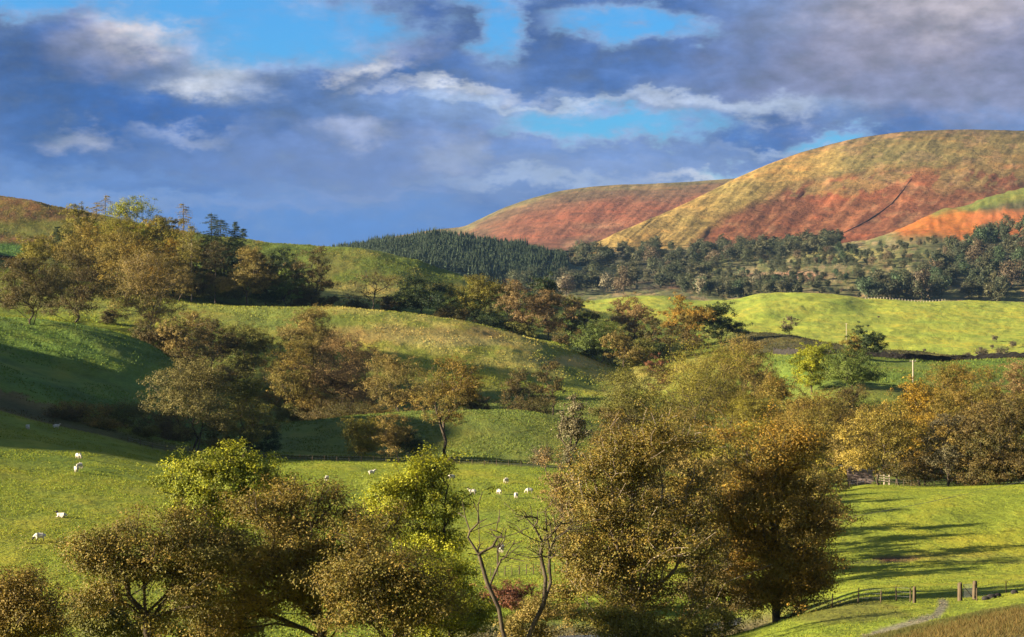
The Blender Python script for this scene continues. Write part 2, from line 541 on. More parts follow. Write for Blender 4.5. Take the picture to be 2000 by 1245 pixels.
GL = [
    lineZ(4, [(-2600, -1.7), (4600, -1.7)]),
    lineZ(30, [(-2600, -4), (0, -7), (1400, -6.8), (2000, -6.2), (4600, -3)]),
    line(75, [(-2600, 1000), (-1200, 1300), (0, 1450), (1000, 1400), (1400, 1340), (1600, 1275), (1700, 1252), (1800, 1226), (1900, 1201), (2000, 1181), (2600, 1080), (4600, 900)]),
    line(112, [(-2600, 1000), (-1200, 1250), (0, 1350), (1000, 1330), (1400, 1290), (1600, 1245), (1700, 1236), (1800, 1220), (1900, 1207), (2000, 1193), (2600, 1110), (4600, 950)]),
    line(138, [(-2600, 950), (-1200, 1180), (0, 1290), (1000, 1285), (1400, 1245), (1600, 1197), (1700, 1184), (1800, 1178), (1900, 1174), (2000, 1160), (2600, 1110), (4600, 960)]),
    line(165, [(-2600, 900), (-1200, 1080), (0, 1190), (400, 1215), (800, 1238), (1000, 1246), (1200, 1250), (1400, 1246), (1600, 1180), (1700, 1152), (2000, 1138), (2600, 1100), (4600, 960)]),
    line(200, [(-2600, 800), (-1200, 950), (0, 1095), (400, 1118), (800, 1135), (1000, 1142), (1400, 1130), (1600, 1112), (1700, 1103), (2000, 1092), (2600, 1060), (4600, 950)]),
    line([(-2600, 300), (1200, 300), (1650, 255), (4600, 250)], [(-2600, 350), (-1200, 560), (-500, 760), (0, 900), (200, 928), (400, 958), (600, 983), (800, 998), (1000, 1002), (1200, 1002), (1400, 1000), (1650, 985), (2000, 972), (2600, 950), (4600, 900)]),
    line([(-2600, 385), (0, 385), (1000, 390), (1400, 380), (1650, 310), (2000, 300), (4600, 300)], [(-2600, 90), (-1200, 285), (-500, 600), (0, 800), (100, 828), (200, 850), (330, 880), (600, 898), (800, 903), (1000, 910), (1200, 925), (1400, 945), (1650, 953), (1700, 947), (1800, 951), (2000, 945), (2600, 930), (4600, 880)]),  # unseen left end, here and below, raised to shade meadow top and knoll
    line([(-2600, 415), (0, 415), (1400, 420), (1650, 350), (2000, 345), (4600, 345)], [(-2600, 60), (-1200, 218), (-500, 540), (0, 745), (100, 775), (200, 805), (330, 850), (450, 880), (600, 882), (800, 893), (1000, 900), (1200, 905), (1400, 920), (1650, 948), (2000, 942), (2600, 930), (4600, 880)]),
    line([(-2600, 470), (0, 470), (1400, 480), (1650, 450), (2000, 440), (4600, 440)], [(-2600, 200), (-1200, 345), (-500, 540), (0, 690), (200, 742), (330, 790), (450, 828), (550, 828), (700, 812), (800, 805), (900, 802), (1000, 803), (1085, 814), (1200, 835), (1400, 880), (1600, 895), (2000, 900), (2600, 900), (4600, 860)]),
    line([(-2600, 520), (1400, 525), (1650, 490), (4600, 480)], [(-2600, 200), (-1200, 330), (-500, 490), (0, 622), (100, 630), (200, 646), (270, 668), (330, 700), (400, 760), (450, 800), (600, 840), (800, 838), (900, 835), (1000, 835), (1200, 850), (1400, 865), (1600, 850), (2000, 860), (4600, 850)]),
    line([(-2600, 570), (1400, 570), (1650, 525), (4600, 520)], [(-2600, 220), (-1200, 363), (-500, 518), (0, 628), (100, 640), (200, 668), (270, 700), (330, 735), (400, 745), (450, 750), (600, 790), (800, 795), (1000, 805), (1200, 805), (1400, 825), (1600, 785), (1700, 768), (2000, 790), (4600, 800)]),
    line([(-2600, 630), (1400, 630), (1650, 555), (4600, 550)], [(-2600, 220), (-1200, 345), (-500, 490), (0, 600), (200, 622), (330, 640), (450, 665), (640, 690), (800, 705), (1000, 735), (1100, 755), (1220, 770), (1400, 750), (1600, 742), (1700, 746), (2000, 772), (4600, 800)]),
    line([(-2600, 710), (1300, 710), (1600, 600), (4600, 590)], [(-2600, 190), (-1200, 310), (-500, 450), (0, 560), (200, 585), (330, 595), (390, 598), (500, 600), (640, 599), (720, 604), (800, 612), (900, 626), (1000, 650), (1100, 683), (1220, 722), (1350, 708), (1500, 712), (1700, 718), (1850, 724), (2000, 738), (4600, 770)]),
    line([(-2600, 770), (1300, 770), (1600, 650), (4600, 640)], [(-2600, 100), (-1200, 220), (-500, 360), (0, 525), (200, 560), (390, 592), (640, 606), (800, 620), (900, 634), (1000, 656), (1080, 666), (1150, 690), (1220, 716), (1350, 690), (1500, 691), (1700, 695), (1850, 702), (1950, 697), (2000, 697), (2600, 720), (4600, 740)]),
    line([(-2600, 860), (1300, 860), (1600, 710), (4600, 700)], [(-2600, 120), (-1200, 225), (-500, 335), (0, 475), (200, 500), (400, 530), (600, 565), (700, 578), (850, 596), (1000, 620), (1100, 640), (1200, 660), (1350, 668), (1500, 670), (1700, 689), (1850, 701), (2000, 706), (4600, 740)]),
    line([(-2600, 1000), (1250, 1000), (1600, 790), (4600, 780)], [(-2600, 150), (-1200, 230), (-500, 310), (0, 382), (60, 392), (110, 405), (200, 422), (330, 448), (480, 468), (600, 480), (700, 488), (800, 508), (900, 541), (1000, 567), (1100, 590), (1200, 615), (1300, 632), (1430, 645), (1550, 656), (1680, 680), (1800, 692), (2000, 708), (4600, 740)]),
    line([(-2600, 1100), (1250, 1100), (1600, 900), (4600, 880)], [(-2600, 180), (-1200, 260), (-500, 340), (0, 415), (200, 455), (480, 500), (700, 520), (800, 540), (900, 570), (1000, 590), (1100, 612), (1200, 635), (1430, 668), (1550, 680), (1680, 700), (1800, 708), (2000, 718), (4600, 750)]),
    line(1300, [(-2600, 260), (-1200, 330), (-500, 400), (0, 520), (400, 580), (800, 640), (1100, 670), (1400, 690), (1700, 697), (2000, 697), (4600, 690)]),
    line(1500, [(-2600, 340), (-500, 480), (0, 570), (400, 590), (1100, 632), (1400, 650), (1700, 655), (2000, 655), (4600, 650)]),
    line(1850, [(-2600, 450), (0, 580), (1000, 592), (1150, 588), (1280, 580), (1380, 588), (1430, 585), (1500, 573), (1560, 571), (1640, 578), (1700, 587), (1850, 589), (2000, 591), (2600, 585), (4600, 560)]),
    line(2000, [(-2600, 460), (0, 580), (1000, 588), (1150, 583), (1280, 574), (1380, 580), (1430, 587), (1500, 577), (1560, 575), (1700, 590), (1850, 592), (2000, 594), (2600, 590), (4600, 560)]),
    line(2350, [(-2600, 460), (0, 565), (1000, 563), (1150, 560), (1300, 555), (1430, 543), (1600, 522), (1700, 515), (1800, 508), (2000, 500), (2600, 480), (4600, 420)]),
    line(2800, [(-2600, 460), (0, 545), (900, 530), (1000, 520), (1150, 502), (1300, 493), (1450, 490), (1600, 484), (1700, 470), (1760, 457), (1850, 447), (2000, 428), (2600, 390), (4600, 350)]),
    line(2930, [(-2600, 460), (0, 545), (900, 530), (1000, 518), (1150, 500), (1300, 491), (1450, 489), (1600, 483), (1720, 463), (1780, 438), (1830, 415), (1900, 395), (1960, 378), (2000, 367), (2600, 290), (4600, 250)]),
    line(3100, [(-2600, 470), (0, 550), (900, 540), (1150, 515), (1450, 505), (1600, 500), (1780, 460), (2000, 385), (2600, 310), (4600, 270)]),
    lineZ(3500, [(-2600, -60), (4600, -60)]),
]
GS = Sheet(GL, [6, 8, 12, 12, 14, 20, 30, 34, 14, 30, 34, 16, 20, 26, 14, 20, 22, 10, 10, 18, 40, 8, 14, 14, 10, 4, 4])
PX, T = GS.grid()
Xw = GS.D * (PX - CX) / F
Yw = GS.D
# relief: hummocks of a size that grows with the roughness of the slope
rough_t = np.interp(T, [0, 2, 5, 6, 8, 9, 10, 12, 13, 14, 15, 17, 18, 20, 21, 22, 24, 28],
                    [.1, .3, .25, .12, .15, .5, .4, .7, .8, .7, .8, 1.2, 1, 1.2, 1.2, 2.5, 3, 3])
GS.Z += (fbm(Xw / 9, Yw / 14, 3, 4) - .5) * 1.6 * rough_t + (fbm(Xw / 34, Yw / 50, 9, 3) - .5) * 2.2 * rough_t
# folds running down the far bright fields and sheep tracks across the left slope
ff = sstep(19.2, 20, T) * (1 - sstep(21, 21.5, T)) * sstep(1300, 1500, PX)
PYg = HY - F * GS.Z / GS.D
GS.Z += ff * 4.5 * (fbm((PYg + .155 * PX) / 18, PX / 600, 21, 2) - .5)
trk = sstep(8.8, 9.3, T) * (1 - sstep(11, 11.4, T)) * (1 - sstep(330, 420, PX))
PYg = HY - F * GS.Z / GS.D
GS.Z += trk * 1.9 * (fbm((PX) / 150, (PYg - .36 * PX) / 15, 31, 3) - .5)
PYg = HY - F * GS.Z / GS.D

# ---- colours of the ground (what grows or lies there)
col = np.zeros(PX.shape + (3,))
col[:] = (.165, .200, .020)


def paint(mask, rgb):
    global col
    col = col * (1 - mask[..., None]) + np.array(rgb) * mask[..., None]


def blobm(cx, cy, rx, ry, t0=-1, t1=99, soft=.35, ns=.5):
    q = np.hypot((PX - cx) / rx, (PYg - cy) / ry) + (fbm(PX / 30, PYg / 14, 5, 4) - .5) * ns * 2
    return (1 - sstep(1 - soft, 1 + soft, q)) * ((T >= t0) & (T <= t1))


nz1 = fbm(PX / 45, PYg / 16, 41, 5)
nz2 = fbm(PX / 14, PYg / 6, 47, 4)
nz3 = fbm(PX / 150, PYg / 40, 53, 4)
paint(sstep(.45, .7, nz1) * .5, (.20, .225, .022))
# near bank with tall dead grass
paint((1 - sstep(2.5, 2.8, T)) * sstep(1500, 1700, PX), (.085, .085, .024))
paint((1 - sstep(1.84, 1.96, T + .16 * (nz2 - .5))) * sstep(1500, 1700, PX), (.115, .088, .026))
paint(blobm(1650, 1195, 120, 22, 2.6, 5.2) * .75, (.10, .095, .022))
# left slope behind the hedge: deeper green
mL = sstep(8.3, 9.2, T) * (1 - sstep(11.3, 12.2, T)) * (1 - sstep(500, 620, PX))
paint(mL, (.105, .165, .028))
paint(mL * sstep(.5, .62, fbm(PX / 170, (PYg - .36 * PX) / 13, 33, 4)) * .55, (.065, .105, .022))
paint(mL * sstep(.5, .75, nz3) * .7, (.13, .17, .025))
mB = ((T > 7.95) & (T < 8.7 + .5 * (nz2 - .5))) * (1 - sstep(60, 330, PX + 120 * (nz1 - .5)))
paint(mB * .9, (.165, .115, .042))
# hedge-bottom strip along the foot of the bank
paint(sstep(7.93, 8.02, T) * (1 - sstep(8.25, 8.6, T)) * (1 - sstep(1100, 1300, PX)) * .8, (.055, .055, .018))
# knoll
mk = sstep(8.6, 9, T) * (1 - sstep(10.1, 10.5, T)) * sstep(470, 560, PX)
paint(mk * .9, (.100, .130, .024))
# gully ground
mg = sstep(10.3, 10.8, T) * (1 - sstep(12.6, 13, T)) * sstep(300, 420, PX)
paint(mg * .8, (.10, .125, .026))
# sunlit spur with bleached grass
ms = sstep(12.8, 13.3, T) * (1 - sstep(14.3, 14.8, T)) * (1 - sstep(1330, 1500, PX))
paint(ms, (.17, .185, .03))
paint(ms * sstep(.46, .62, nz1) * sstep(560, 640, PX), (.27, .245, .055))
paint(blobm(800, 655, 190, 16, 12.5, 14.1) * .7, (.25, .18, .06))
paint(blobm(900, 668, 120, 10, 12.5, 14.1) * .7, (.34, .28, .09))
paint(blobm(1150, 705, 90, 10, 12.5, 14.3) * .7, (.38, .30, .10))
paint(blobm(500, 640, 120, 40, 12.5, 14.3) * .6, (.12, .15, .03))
# hill behind the row of trees
mh = sstep(14.6, 15, T) * (1 - sstep(18, 18.5, T)) * (1 - sstep(1350, 1500, PX))
paint(mh, (.105, .135, .022))
paint(mh * sstep(.5, .7, nz1) * .8, (.17, .155, .035))
paint(blobm(700, 572, 70, 18, 14.6, 16.6) * .8, (.24, .22, .06))
paint(mh * (1 - sstep(100, 280, PX)) * sstep(15.4, 16.2, T) * (.55 + .45 * sstep(.4, .6, nz2)), (.16, .095, .04))
paint(blobm(60, 445, 160, 16, 14.6, 17.2) * .8, (.14, .15, .03))
paint(blobm(20, 488, 60, 14, 14, 17) * .95, (.07, .14, .03))
# ridge on the right behind the bright trees
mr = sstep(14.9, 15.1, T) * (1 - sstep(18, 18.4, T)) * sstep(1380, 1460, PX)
paint(mr, (.060, .056, .020))  # ridge painted dark to add to its shade
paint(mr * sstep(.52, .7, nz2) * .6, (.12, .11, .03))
paint(sstep(12.4, 12.8, T) * (1 - sstep(14.85, 14.95, T)) * sstep(1360, 1440, PX) * .9, (.095, .135, .022))  # field below the wall: tree shade painted in as deeper green
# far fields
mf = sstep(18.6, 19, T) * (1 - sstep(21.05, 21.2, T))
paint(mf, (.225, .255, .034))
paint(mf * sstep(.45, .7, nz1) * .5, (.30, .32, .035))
paint(blobm(1180, 565, 60, 8, 21, 24) * .9, (.17, .21, .06))
# rough clearing and brackeny ground on the far side
mc = sstep(21.1, 21.3, T)
paint(mc, (.125, .125, .046))
paint(mc * sstep(.5, .62, nz2) * .7, (.26, .19, .095))
paint(mc * sstep(.52, .64, fbm(PX / 20, PYg / 7, 77, 4)) * .85, (.08, .09, .03))
paint(blobm(1300, 556, 90, 8, 21, 24) * .9, (.30, .12, .075))
paint(blobm(1230, 558, 60, 4, 21, 24) * .8, (.20, .22, .08))
paint(blobm(1540, 540, 90, 8, 21, 24) * .8, (.34, .19, .12))
paint(blobm(1640, 497, 110, 10, 22, 25.2) * .7, (.24, .22, .07))
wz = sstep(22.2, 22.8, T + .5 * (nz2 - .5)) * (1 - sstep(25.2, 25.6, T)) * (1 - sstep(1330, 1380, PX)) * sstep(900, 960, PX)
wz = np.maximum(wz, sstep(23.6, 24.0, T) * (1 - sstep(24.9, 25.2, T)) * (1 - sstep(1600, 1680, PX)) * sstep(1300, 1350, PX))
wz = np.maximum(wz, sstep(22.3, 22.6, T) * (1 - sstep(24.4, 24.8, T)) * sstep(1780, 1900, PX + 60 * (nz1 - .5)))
paint(wz * .9, (.050, .048, .026))  # leaf litter, painted darker so the gaps between trees look shaded
mo = blobm(1880, 440, 180, 28, 23.5, 26, .3, .35)
paint(mo, (.26, .088, .020))
paint(sstep(24.35, 24.6, T) * sstep(1780, 1840, PX) * (1 - blobm(1900, 452, 200, 36, 20, 26, .3, .4)) * .95, (.105, .115, .026))
paint(blobm(1960, 432, 70, 22, 23.5, 25.2) * .6, (.30, .10, .04))
# bare soil scar, ditch lines, the track and the gateway
paint(blobm(1745, 1092, 46, 6, 5, 7.5, .3, .5), (.13, .06, .035))
paint(blobm(1700, 1099, 70, 2.5, 5, 7.5, .5, .4) * .9, (.05, .055, .018))
paint(blobm(1930, 1099, 80, 2.2, 5, 7.5, .5, .4) * .9, (.05, .055, .018))
paint(blobm(1840, 1087, 150, 8, 5, 7.5, .5, .6) * .5, (.13, .13, .03))
tr = np.array([(1690, 1246), (1730, 1232), (1790, 1215), (1828, 1202), (1842, 1186), (1840, 1176)], float)
dist = np.full(PX.shape, 1e9)
for (x0, y0), (x1, y1) in zip(tr[:-1], tr[1:]):
    L2 = (x1 - x0) ** 2 + (y1 - y0) ** 2
    s = np.clip(((PX - x0) * (x1 - x0) + (PYg - y0) * (y1 - y0)) / L2, 0, 1)
    dist = np.minimum(dist, np.hypot(PX - x0 - s * (x1 - x0), (PYg - y0 - s * (y1 - y0)) * 1.6))
paint((1 - sstep(5, 15, dist + 10 * (nz2 - .5))) * ((T > 2.5) & (T < 5)) * .85, (.16, .14, .11))
# river banks
paint((1 - sstep(.12, .45, np.abs(T - 5))) * sstep(820, 950, PX) * (1 - sstep(1480, 1560, PX)) * .9, (.11, .085, .045))
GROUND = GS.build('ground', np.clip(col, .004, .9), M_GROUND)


def hill(name, d0, base, d1, crest, colf, amp, dback=500, zback=50):
    B = line(d0, base); C = line(d1, crest)
    ls = [B]
    for fd, fz in ((.22, .16), (.45, .44), (.7, .76), (.88, .94)):
        ls.append((B[0] + (C[0] - B[0]) * fd, B[1] + (C[1] - B[1]) * fz))
    ls.append(C)
    ls.append((C[0] + dback * .4, C[1] - zback * .25))
    ls.append((C[0] + dback, C[1] - zback))
    ls.append((C[0] + dback * 2, np.full(len(PXG), -60.)))
    S = Sheet(ls, [16, 20, 24, 20, 16, 6, 4, 4])
    px, t = S.grid()
    xw = S.D * (px - CX) / F
    py = HY - F * S.Z / S.D
    edge = np.interp(t, [0, .6, 4.2, 5, 8], [.3, 1, 1, .18, .2])
    S.Z += amp * edge * ((fbm((px + .9 * py) / 30, (py - .5 * px) / 75, 61, 4) - .5)
                         + 1.4 * (fbm(px / 120, py / 70, 65, 3) - .5))
    rg = 1 - np.abs(2 * fbm((px + 1.1 * py) / 26, (py - .5 * px) / 190, 67, 3) - 1)
    S.Z -= amp * .16 * edge * sstep(.72, .98, rg)
    py = HY - F * S.Z / S.D
    S.build(name, np.clip(colf(px, py, t), .004, .9), M_HILL)
    return S


def mixc(c, m, rgb):
    return c * (1 - m[..., None]) + np.array(rgb) * m[..., None]


def col_main(px, py, t):
    n1 = fbm((px + .9 * py) / 60, (py - .5 * px) / 70, 71, 5)
    n2 = fbm((px + .9 * py) / 14, (py - .5 * px) / 22, 73, 5)
    n3 = fbm(px / 90, py / 45, 75, 6, .6)
    c = np.zeros(px.shape + (3,)); c[:] = (.160, .060, .026)
    c = mixc(c, sstep(.42, .7, n2) * .6, (.205, .088, .040))
    c = mixc(c, sstep(.55, .42, n1) * .35, (.125, .038, .02))
    crest = pchip([900, 1150, 1440, 1560, 1700, 1900, 2600], [530, 480, 347, 301, 267, 255, 270], np.clip(px.ravel(), 900, 2600)).reshape(px.shape)
    depth = py - crest + 70 * (n3 - .5) + 26 * (n2 - .5)
    olive = 1 - sstep(35, 75, depth - sstep(1500, 1700, px) * 18)
    c = mixc(c, olive * sstep(1400, 1560, px), (.135, .105, .036))
    # patches of grass among the bracken
    c = mixc(c, sstep(.55, .60, n3 + .25 * (n2 - .5)) * (1 - sstep(80, 150, py - crest)) * .8, (.15, .11, .038))
    gold_line = pchip([330, 370, 430, 485, 600], [1640, 1540, 1415, 1345, 1280], np.clip(py.ravel(), 330, 600)).reshape(py.shape)
    gm = 1 - sstep(-30, 25, px - gold_line + 14 + 70 * (n3 - .5))
    c = mixc(c, gm, (.27, .18, .052))
    c = mixc(c, gm * sstep(.5, .62, n2) * .6, (.19, .13, .04))
    top = 1 - sstep(0, 16, py - crest + 12 * (n2 - .5))
    c = mixc(c, top * sstep(1500, 1600, px) * .6, (.10, .075, .04))
    foot = (1 - sstep(.4, 1.1, t + .8 * (n3 - .5)))
    c = mixc(c, foot * .8 * (1 - sstep(1330, 1420, px)), (.24, .20, .085))
    c = mixc(c, sstep(.64, .70, fbm(px / 30, py / 12, 79, 3)) * .35 * (1 - gm), (.24, .14, .07))
    n4 = fbm(px / 5, py / 3, 78, 3)
    return c * (.25 + .65 * n2 + .85 * n4)[..., None]


def col_back(px, py, t):
    n2 = fbm((px + .6 * py) / 16, (py - .4 * px) / 26, 83, 4)
    n3 = fbm(px / 80, py / 36, 85, 4)
    c = np.zeros(px.shape + (3,)); c[:] = (.160, .064, .034)
    crest = pchip([700, 905, 1000, 1110, 1300, 1430, 2000], [470, 444, 402, 371, 358, 349, 330], np.clip(px.ravel(), 700, 2000)).reshape(px.shape)
    dp = py - crest + 40 * (n3 - .5)
    c = mixc(c, (1 - sstep(16, 44, dp)) * .85, (.115, .072, .04))
    c = mixc(c, (1 - sstep(2, 14, dp)) * .8, (.14, .115, .05))
    c = mixc(c, sstep(.55, .68, n3) * (sstep(60, 85, py - crest)) * .5, (.26, .16, .085))
    return c * (.75 + .5 * n2)[..., None]


def col_forest(px, py, t):
    n2 = fbm(px / 20, py / 8, 93, 4)
    c = np.zeros(px.shape + (3,)); c[:] = (.045, .065, .035)
    b = 1 - sstep(.15, .5, t + .35 * (n2 - .5))
    c = mixc(c, b, (.27, .24, .15))
    return c


HILL_MAIN = hill('moorland_hill', 2960, [(-2600, 560), (900, 522), (1150, 502), (1300, 497), (1600, 492), (1800, 480), (2000, 470), (4600, 450)],
                 [(900, 3040), (1150, 3080), (1300, 3300), (1440, 3600), (1620, 3900), (4600, 4000)],
                 [(-2600, 590), (900, 530), (1100, 502), (1150, 481), (1200, 458), (1250, 437), (1300, 415), (1350, 392), (1400, 367), (1440, 347), (1500, 322), (1560, 301), (1620, 284), (1700, 267), (1780, 258), (1900, 255), (2000, 257), (2300, 264), (4600, 330)],
                 col_main, 5)
HILL_BACK = hill('far_moorland_hill', 3900, [(-2600, 560), (700, 500), (1100, 490), (1500, 490), (4600, 480)], 4700,
                 [(-2600, 590), (500, 520), (700, 478), (800, 458), (860, 448), (905, 443), (930, 432), (960, 418), (1000, 401), (1060, 382), (1110, 371), (1200, 362), (1300, 358), (1430, 349), (1600, 338), (2000, 330), (4600, 330)],
                 col_back, 5)
HILL_FOREST = hill('plantation_hill', 2150, [(-2600, 640), (300, 570), (740, 505), (800, 522), (900, 545), (1000, 572), (1200, 600), (4600, 660)], 2650,
                   [(-2600, 600), (300, 530), (560, 507), (640, 494), (700, 484), (780, 475), (860, 466), (900, 470), (960, 478), (1020, 487), (1080, 500), (1200, 525), (1400, 570), (4600, 640)],
                   col_forest, 4, 300, 20)

fg = mesh_from('far_ground', np.array([(-5000, -300, -75), (5000, -300, -75), (5000, 5600, -75), (-5000, 5600, -75)], float),
               np.array([[0, 1, 2, 3]]), False, {'col': np.tile(np.array([[.16, .17, .05]]), (4, 1))}, M_HILL)
tag(link('far_ground', fg), kind='structure')

# river in the valley bottom
rv = [(1090, 163.6), (1140, 163.8), (1180, 164), (1260, 165), (1340, 167), (1420, 171), (1500, 176)]
vs, k_ = [], 0
for px_, d_ in rv:
    z_ = -28.15
    for s_ in (-1.5, 1.5):
        vs.append((d_ * (px_ - CX) / F, d_ + s_, z_))
fs = np.array([[2 * i, 2 * i + 2, 2 * i + 3, 2 * i + 1] for i in range(len(rv) - 1)])
mw, N = mat_new('river_water')
o_ = N.n('ShaderNodeOutputMaterial'); b_ = N.n('ShaderNodeBsdfPrincipled')
b_.inputs['Base Color'].default_value = (.05, .055, .05, 1)
b_.inputs['Roughness'].default_value = .12
g_ = N.n('ShaderNodeNewGeometry'); n_ = N.noise(g_.outputs['Position'], 2.2, 3, .6)
bp_ = N.n('ShaderNodeBump'); bp_.inputs['Strength'].default_value = .5; bp_.inputs['Distance'].default_value = .12
N.put(bp_.inputs['Height'], n_.outputs[0]); N.put(b_.inputs['Normal'], bp_.outputs[0]); N.put(o_.inputs[0], b_.outputs[0])
tag(link('river', mesh_from('river', np.array(vs), fs, True, None, mw)), kind='structure')
# ------------------------------------------------------------------ tree builder
def grow(rng, chains, P, bf=0.3, down=1.6):
    """balanced spanning tree: joins the twig points P to the given limb chains"""
    nodes, par, plen = [], [], []
    for ch in chains:
        for i, c in enumerate(ch):
            if i == 0:
                # start from the closest existing node, or a new root
                if nodes:
                    dd = np.linalg.norm(np.array(nodes) - c, axis=1)
                    j = int(dd.argmin())
                    par.append(j)
                    plen.append(plen[j] + dd[j] if dd[j] < 1.5 else 0.0)
                else:
                    par.append(-1); plen.append(0.0)
            else:
                par.append(len(nodes) - 1)
                plen.append(plen[-1] + float(np.linalg.norm(np.array(c) - np.array(ch[i - 1]))))
            nodes.append(np.array(c, float))
    m = len(nodes)
    n = len(P)
    best = np.full(n, 1e18); bp = np.zeros(n, int)
    zmin = min(p[2] for p in P)

    def upd(j):
        nd = nodes[j]
        dv = P - nd
        d = np.sqrt((dv ** 2).sum(1))
        c = d + bf * plen[j] + down * np.maximum(0, -dv[:, 2])
        k = c < best
        best[k] = c[k]; bp[k] = j
    starts = [len(c) for c in chains]
    for j in range(m):
        if nodes[j][2] > zmin - 3.5:
            upd(j)
    if best.min() > 1e17:
        upd(m - 1)
    left = np.ones(n, bool)
    for _ in range(n):
        k = int(np.where(left, best, 1e19).argmin())
        left[k] = False
        best[k] = 1e19
        j = len(nodes)
        par.append(int(bp[k]))
        plen.append(plen[bp[k]] + float(np.linalg.norm(P[k] - nodes[bp[k]])))
        nodes.append(P[k].copy())
        b0 = best.copy()
        upd(j)
        best[~left] = 1e19
    V = np.array(nodes); par = np.array(par)
    return V, par, m


def radii(V, par, r0, tip=0.02, p=2.3):
    n = len(V)
    acc = np.zeros(n)
    kids = np.bincount(par[par >= 0], minlength=n)
    depth = np.zeros(n, int)
    order = []
    # children always have a larger index than their parent
    for i in range(n - 1, -1, -1):
        if acc[i] == 0:
            acc[i] = 1.0
        if par[i] >= 0:
            acc[par[i]] += acc[i]
    r = acc ** (1 / p)
    r = r / r[par < 0].max() * r0
    return np.maximum(r, tip)


def tubes(V, par, r, chain_n):
    """one wood mesh: a tapered prism along every edge; the thickest child carries on with the parent's girth"""
    n = len(V)
    idx = np.where(par >= 0)[0]
    main = {}
    for i in idx:
        p = par[i]
        if p not in main or r[i] > r[main[p]]:
            main[p] = i
    rs = np.array([r[par[i]] if main[par[i]] == i else min(r[par[i]], r[i] * 1.25) for i in idx])
    re = r[idx]
    A, B = V[par[idx]], V[idx]
    d = B - A
    L = np.linalg.norm(d, axis=1, keepdims=True) + 1e-6
    d = d / L
    B = B + d * np.minimum(re[:, None] * .5, L * .2)
    ref = np.where(np.abs(d[:, 2:3]) > .9, np.array([[1., 0, 0]]), np.array([[0., 0, 1]]))
    u = np.cross(d, ref); u /= np.linalg.norm(u, axis=1, keepdims=True) + 1e-9
    w = np.cross(d, u)
    vs, fs, off = [], [], 0
    big = np.maximum(rs, re)
    for sel, k in ((big > .10, 8), ((big <= .10) & (big > .04), 5), (big <= .04, 3)):
        q = np.where(sel)[0]
        if not len(q):
            continue
        a = np.arange(k) * 2 * math.pi / k
        ring = u[q][:, None] * np.cos(a)[None, :, None] + w[q][:, None] * np.sin(a)[None, :, None]
        v = np.concatenate([A[q][:, None] + ring * rs[q][:, None, None], B[q][:, None] + ring * re[q][:, None, None]], 1)
        base = off + np.arange(len(q))[:, None, None] * 2 * k
        j = np.arange(k)[None, :, None]
        f = np.concatenate([base + j, base + (j + 1) % k, base + k + (j + 1) % k, base + k + j], 2).reshape(-1, 4)
        vs.append(v.reshape(-1, 3)); fs.append(f)
        off += v.size // 3
    return np.concatenate(vs), np.concatenate(fs)


def leaves(rng, C, per, spread, size, flat=.7, lift=.45, cn=None, aspect=.6):
    """leaf clumps: 'per' folded diamond leaves around each centre; returns verts, quads, tint"""
    m = len(C)
    n = m * per
    g = rng.normal(size=(n, 3)) * np.array([1, 1, flat]) * spread
    cs = np.repeat(rng.uniform(.6, 1.25, m), per)[:, None]
    c = np.repeat(C, per, 0) + g * cs
    nr = rng.normal(size=(n, 3)); nr[:, 2] = np.abs(nr[:, 2]) + lift
    nr += .85 * g / (spread + 1e-6)
    ctr = C.mean(0)
    ow = C - ctr; ow /= np.abs(ow).max(0) + 1e-6
    nr += .9 * np.repeat(ow, per, 0)
    nr /= np.linalg.norm(nr, axis=1, keepdims=True)
    t = rng.normal(size=(n, 3)); t[:, 2] -= .3
    t -= nr * (t * nr).sum(1, keepdims=True)
    t /= np.linalg.norm(t, axis=1, keepdims=True) + 1e-9
    b = np.cross(nr, t)
    s = (size * rng.uniform(.55, 1.35, n))[:, None]
    v = np.stack([c - t * s * .5, c + b * s * aspect * .5 + nr * s * .1, c + t * s * .5, c - b * s * aspect * .5 + nr * s * .1], 1)
    f = np.arange(n * 4).reshape(n, 4)
    tint = np.zeros((n, 3))
    tint[:, 0] = np.clip(rng.normal(.45, .13, n) + np.repeat(rng.normal(0, .2, m), per), 0, 1)
    cl = rng.uniform(0, 1, m) if cn is None else cn
    tint[:, 1] = np.clip(np.repeat(cl, per) + rng.normal(0, .12, n), 0, 1)
    tint[:, 2] = rng.uniform(0, 1, n)
    return v.reshape(-1, 3), f, np.repeat(tint, 4, 0)


def ell_points(rng, ells, n, inner=.45, seed=0):
    """points spread through a union of lumpy ellipsoids (cx,cy,cz,rx,ry,rz)"""
    vol = np.array([e[3] * e[4] * e[5] for e in ells]) ** .8
    which = rng.choice(len(ells), n, p=vol / vol.sum())
    d = rng.normal(size=(n, 3)); d /= np.linalg.norm(d, axis=1, keepdims=True)
    az_ = np.arctan2(d[:, 1], d[:, 0])
    lump = .66 + .62 * vnoise(az_ * 1.9 + which * 7.7 + 50, d[:, 2] * 2.6 + 50 + which, seed + 11)
    rr = rng.uniform(0, 1, n) ** inner * lump
    e = np.array(ells)[which]
    return e[:, :3] + d * rr[:, None] * e[:, 3:]


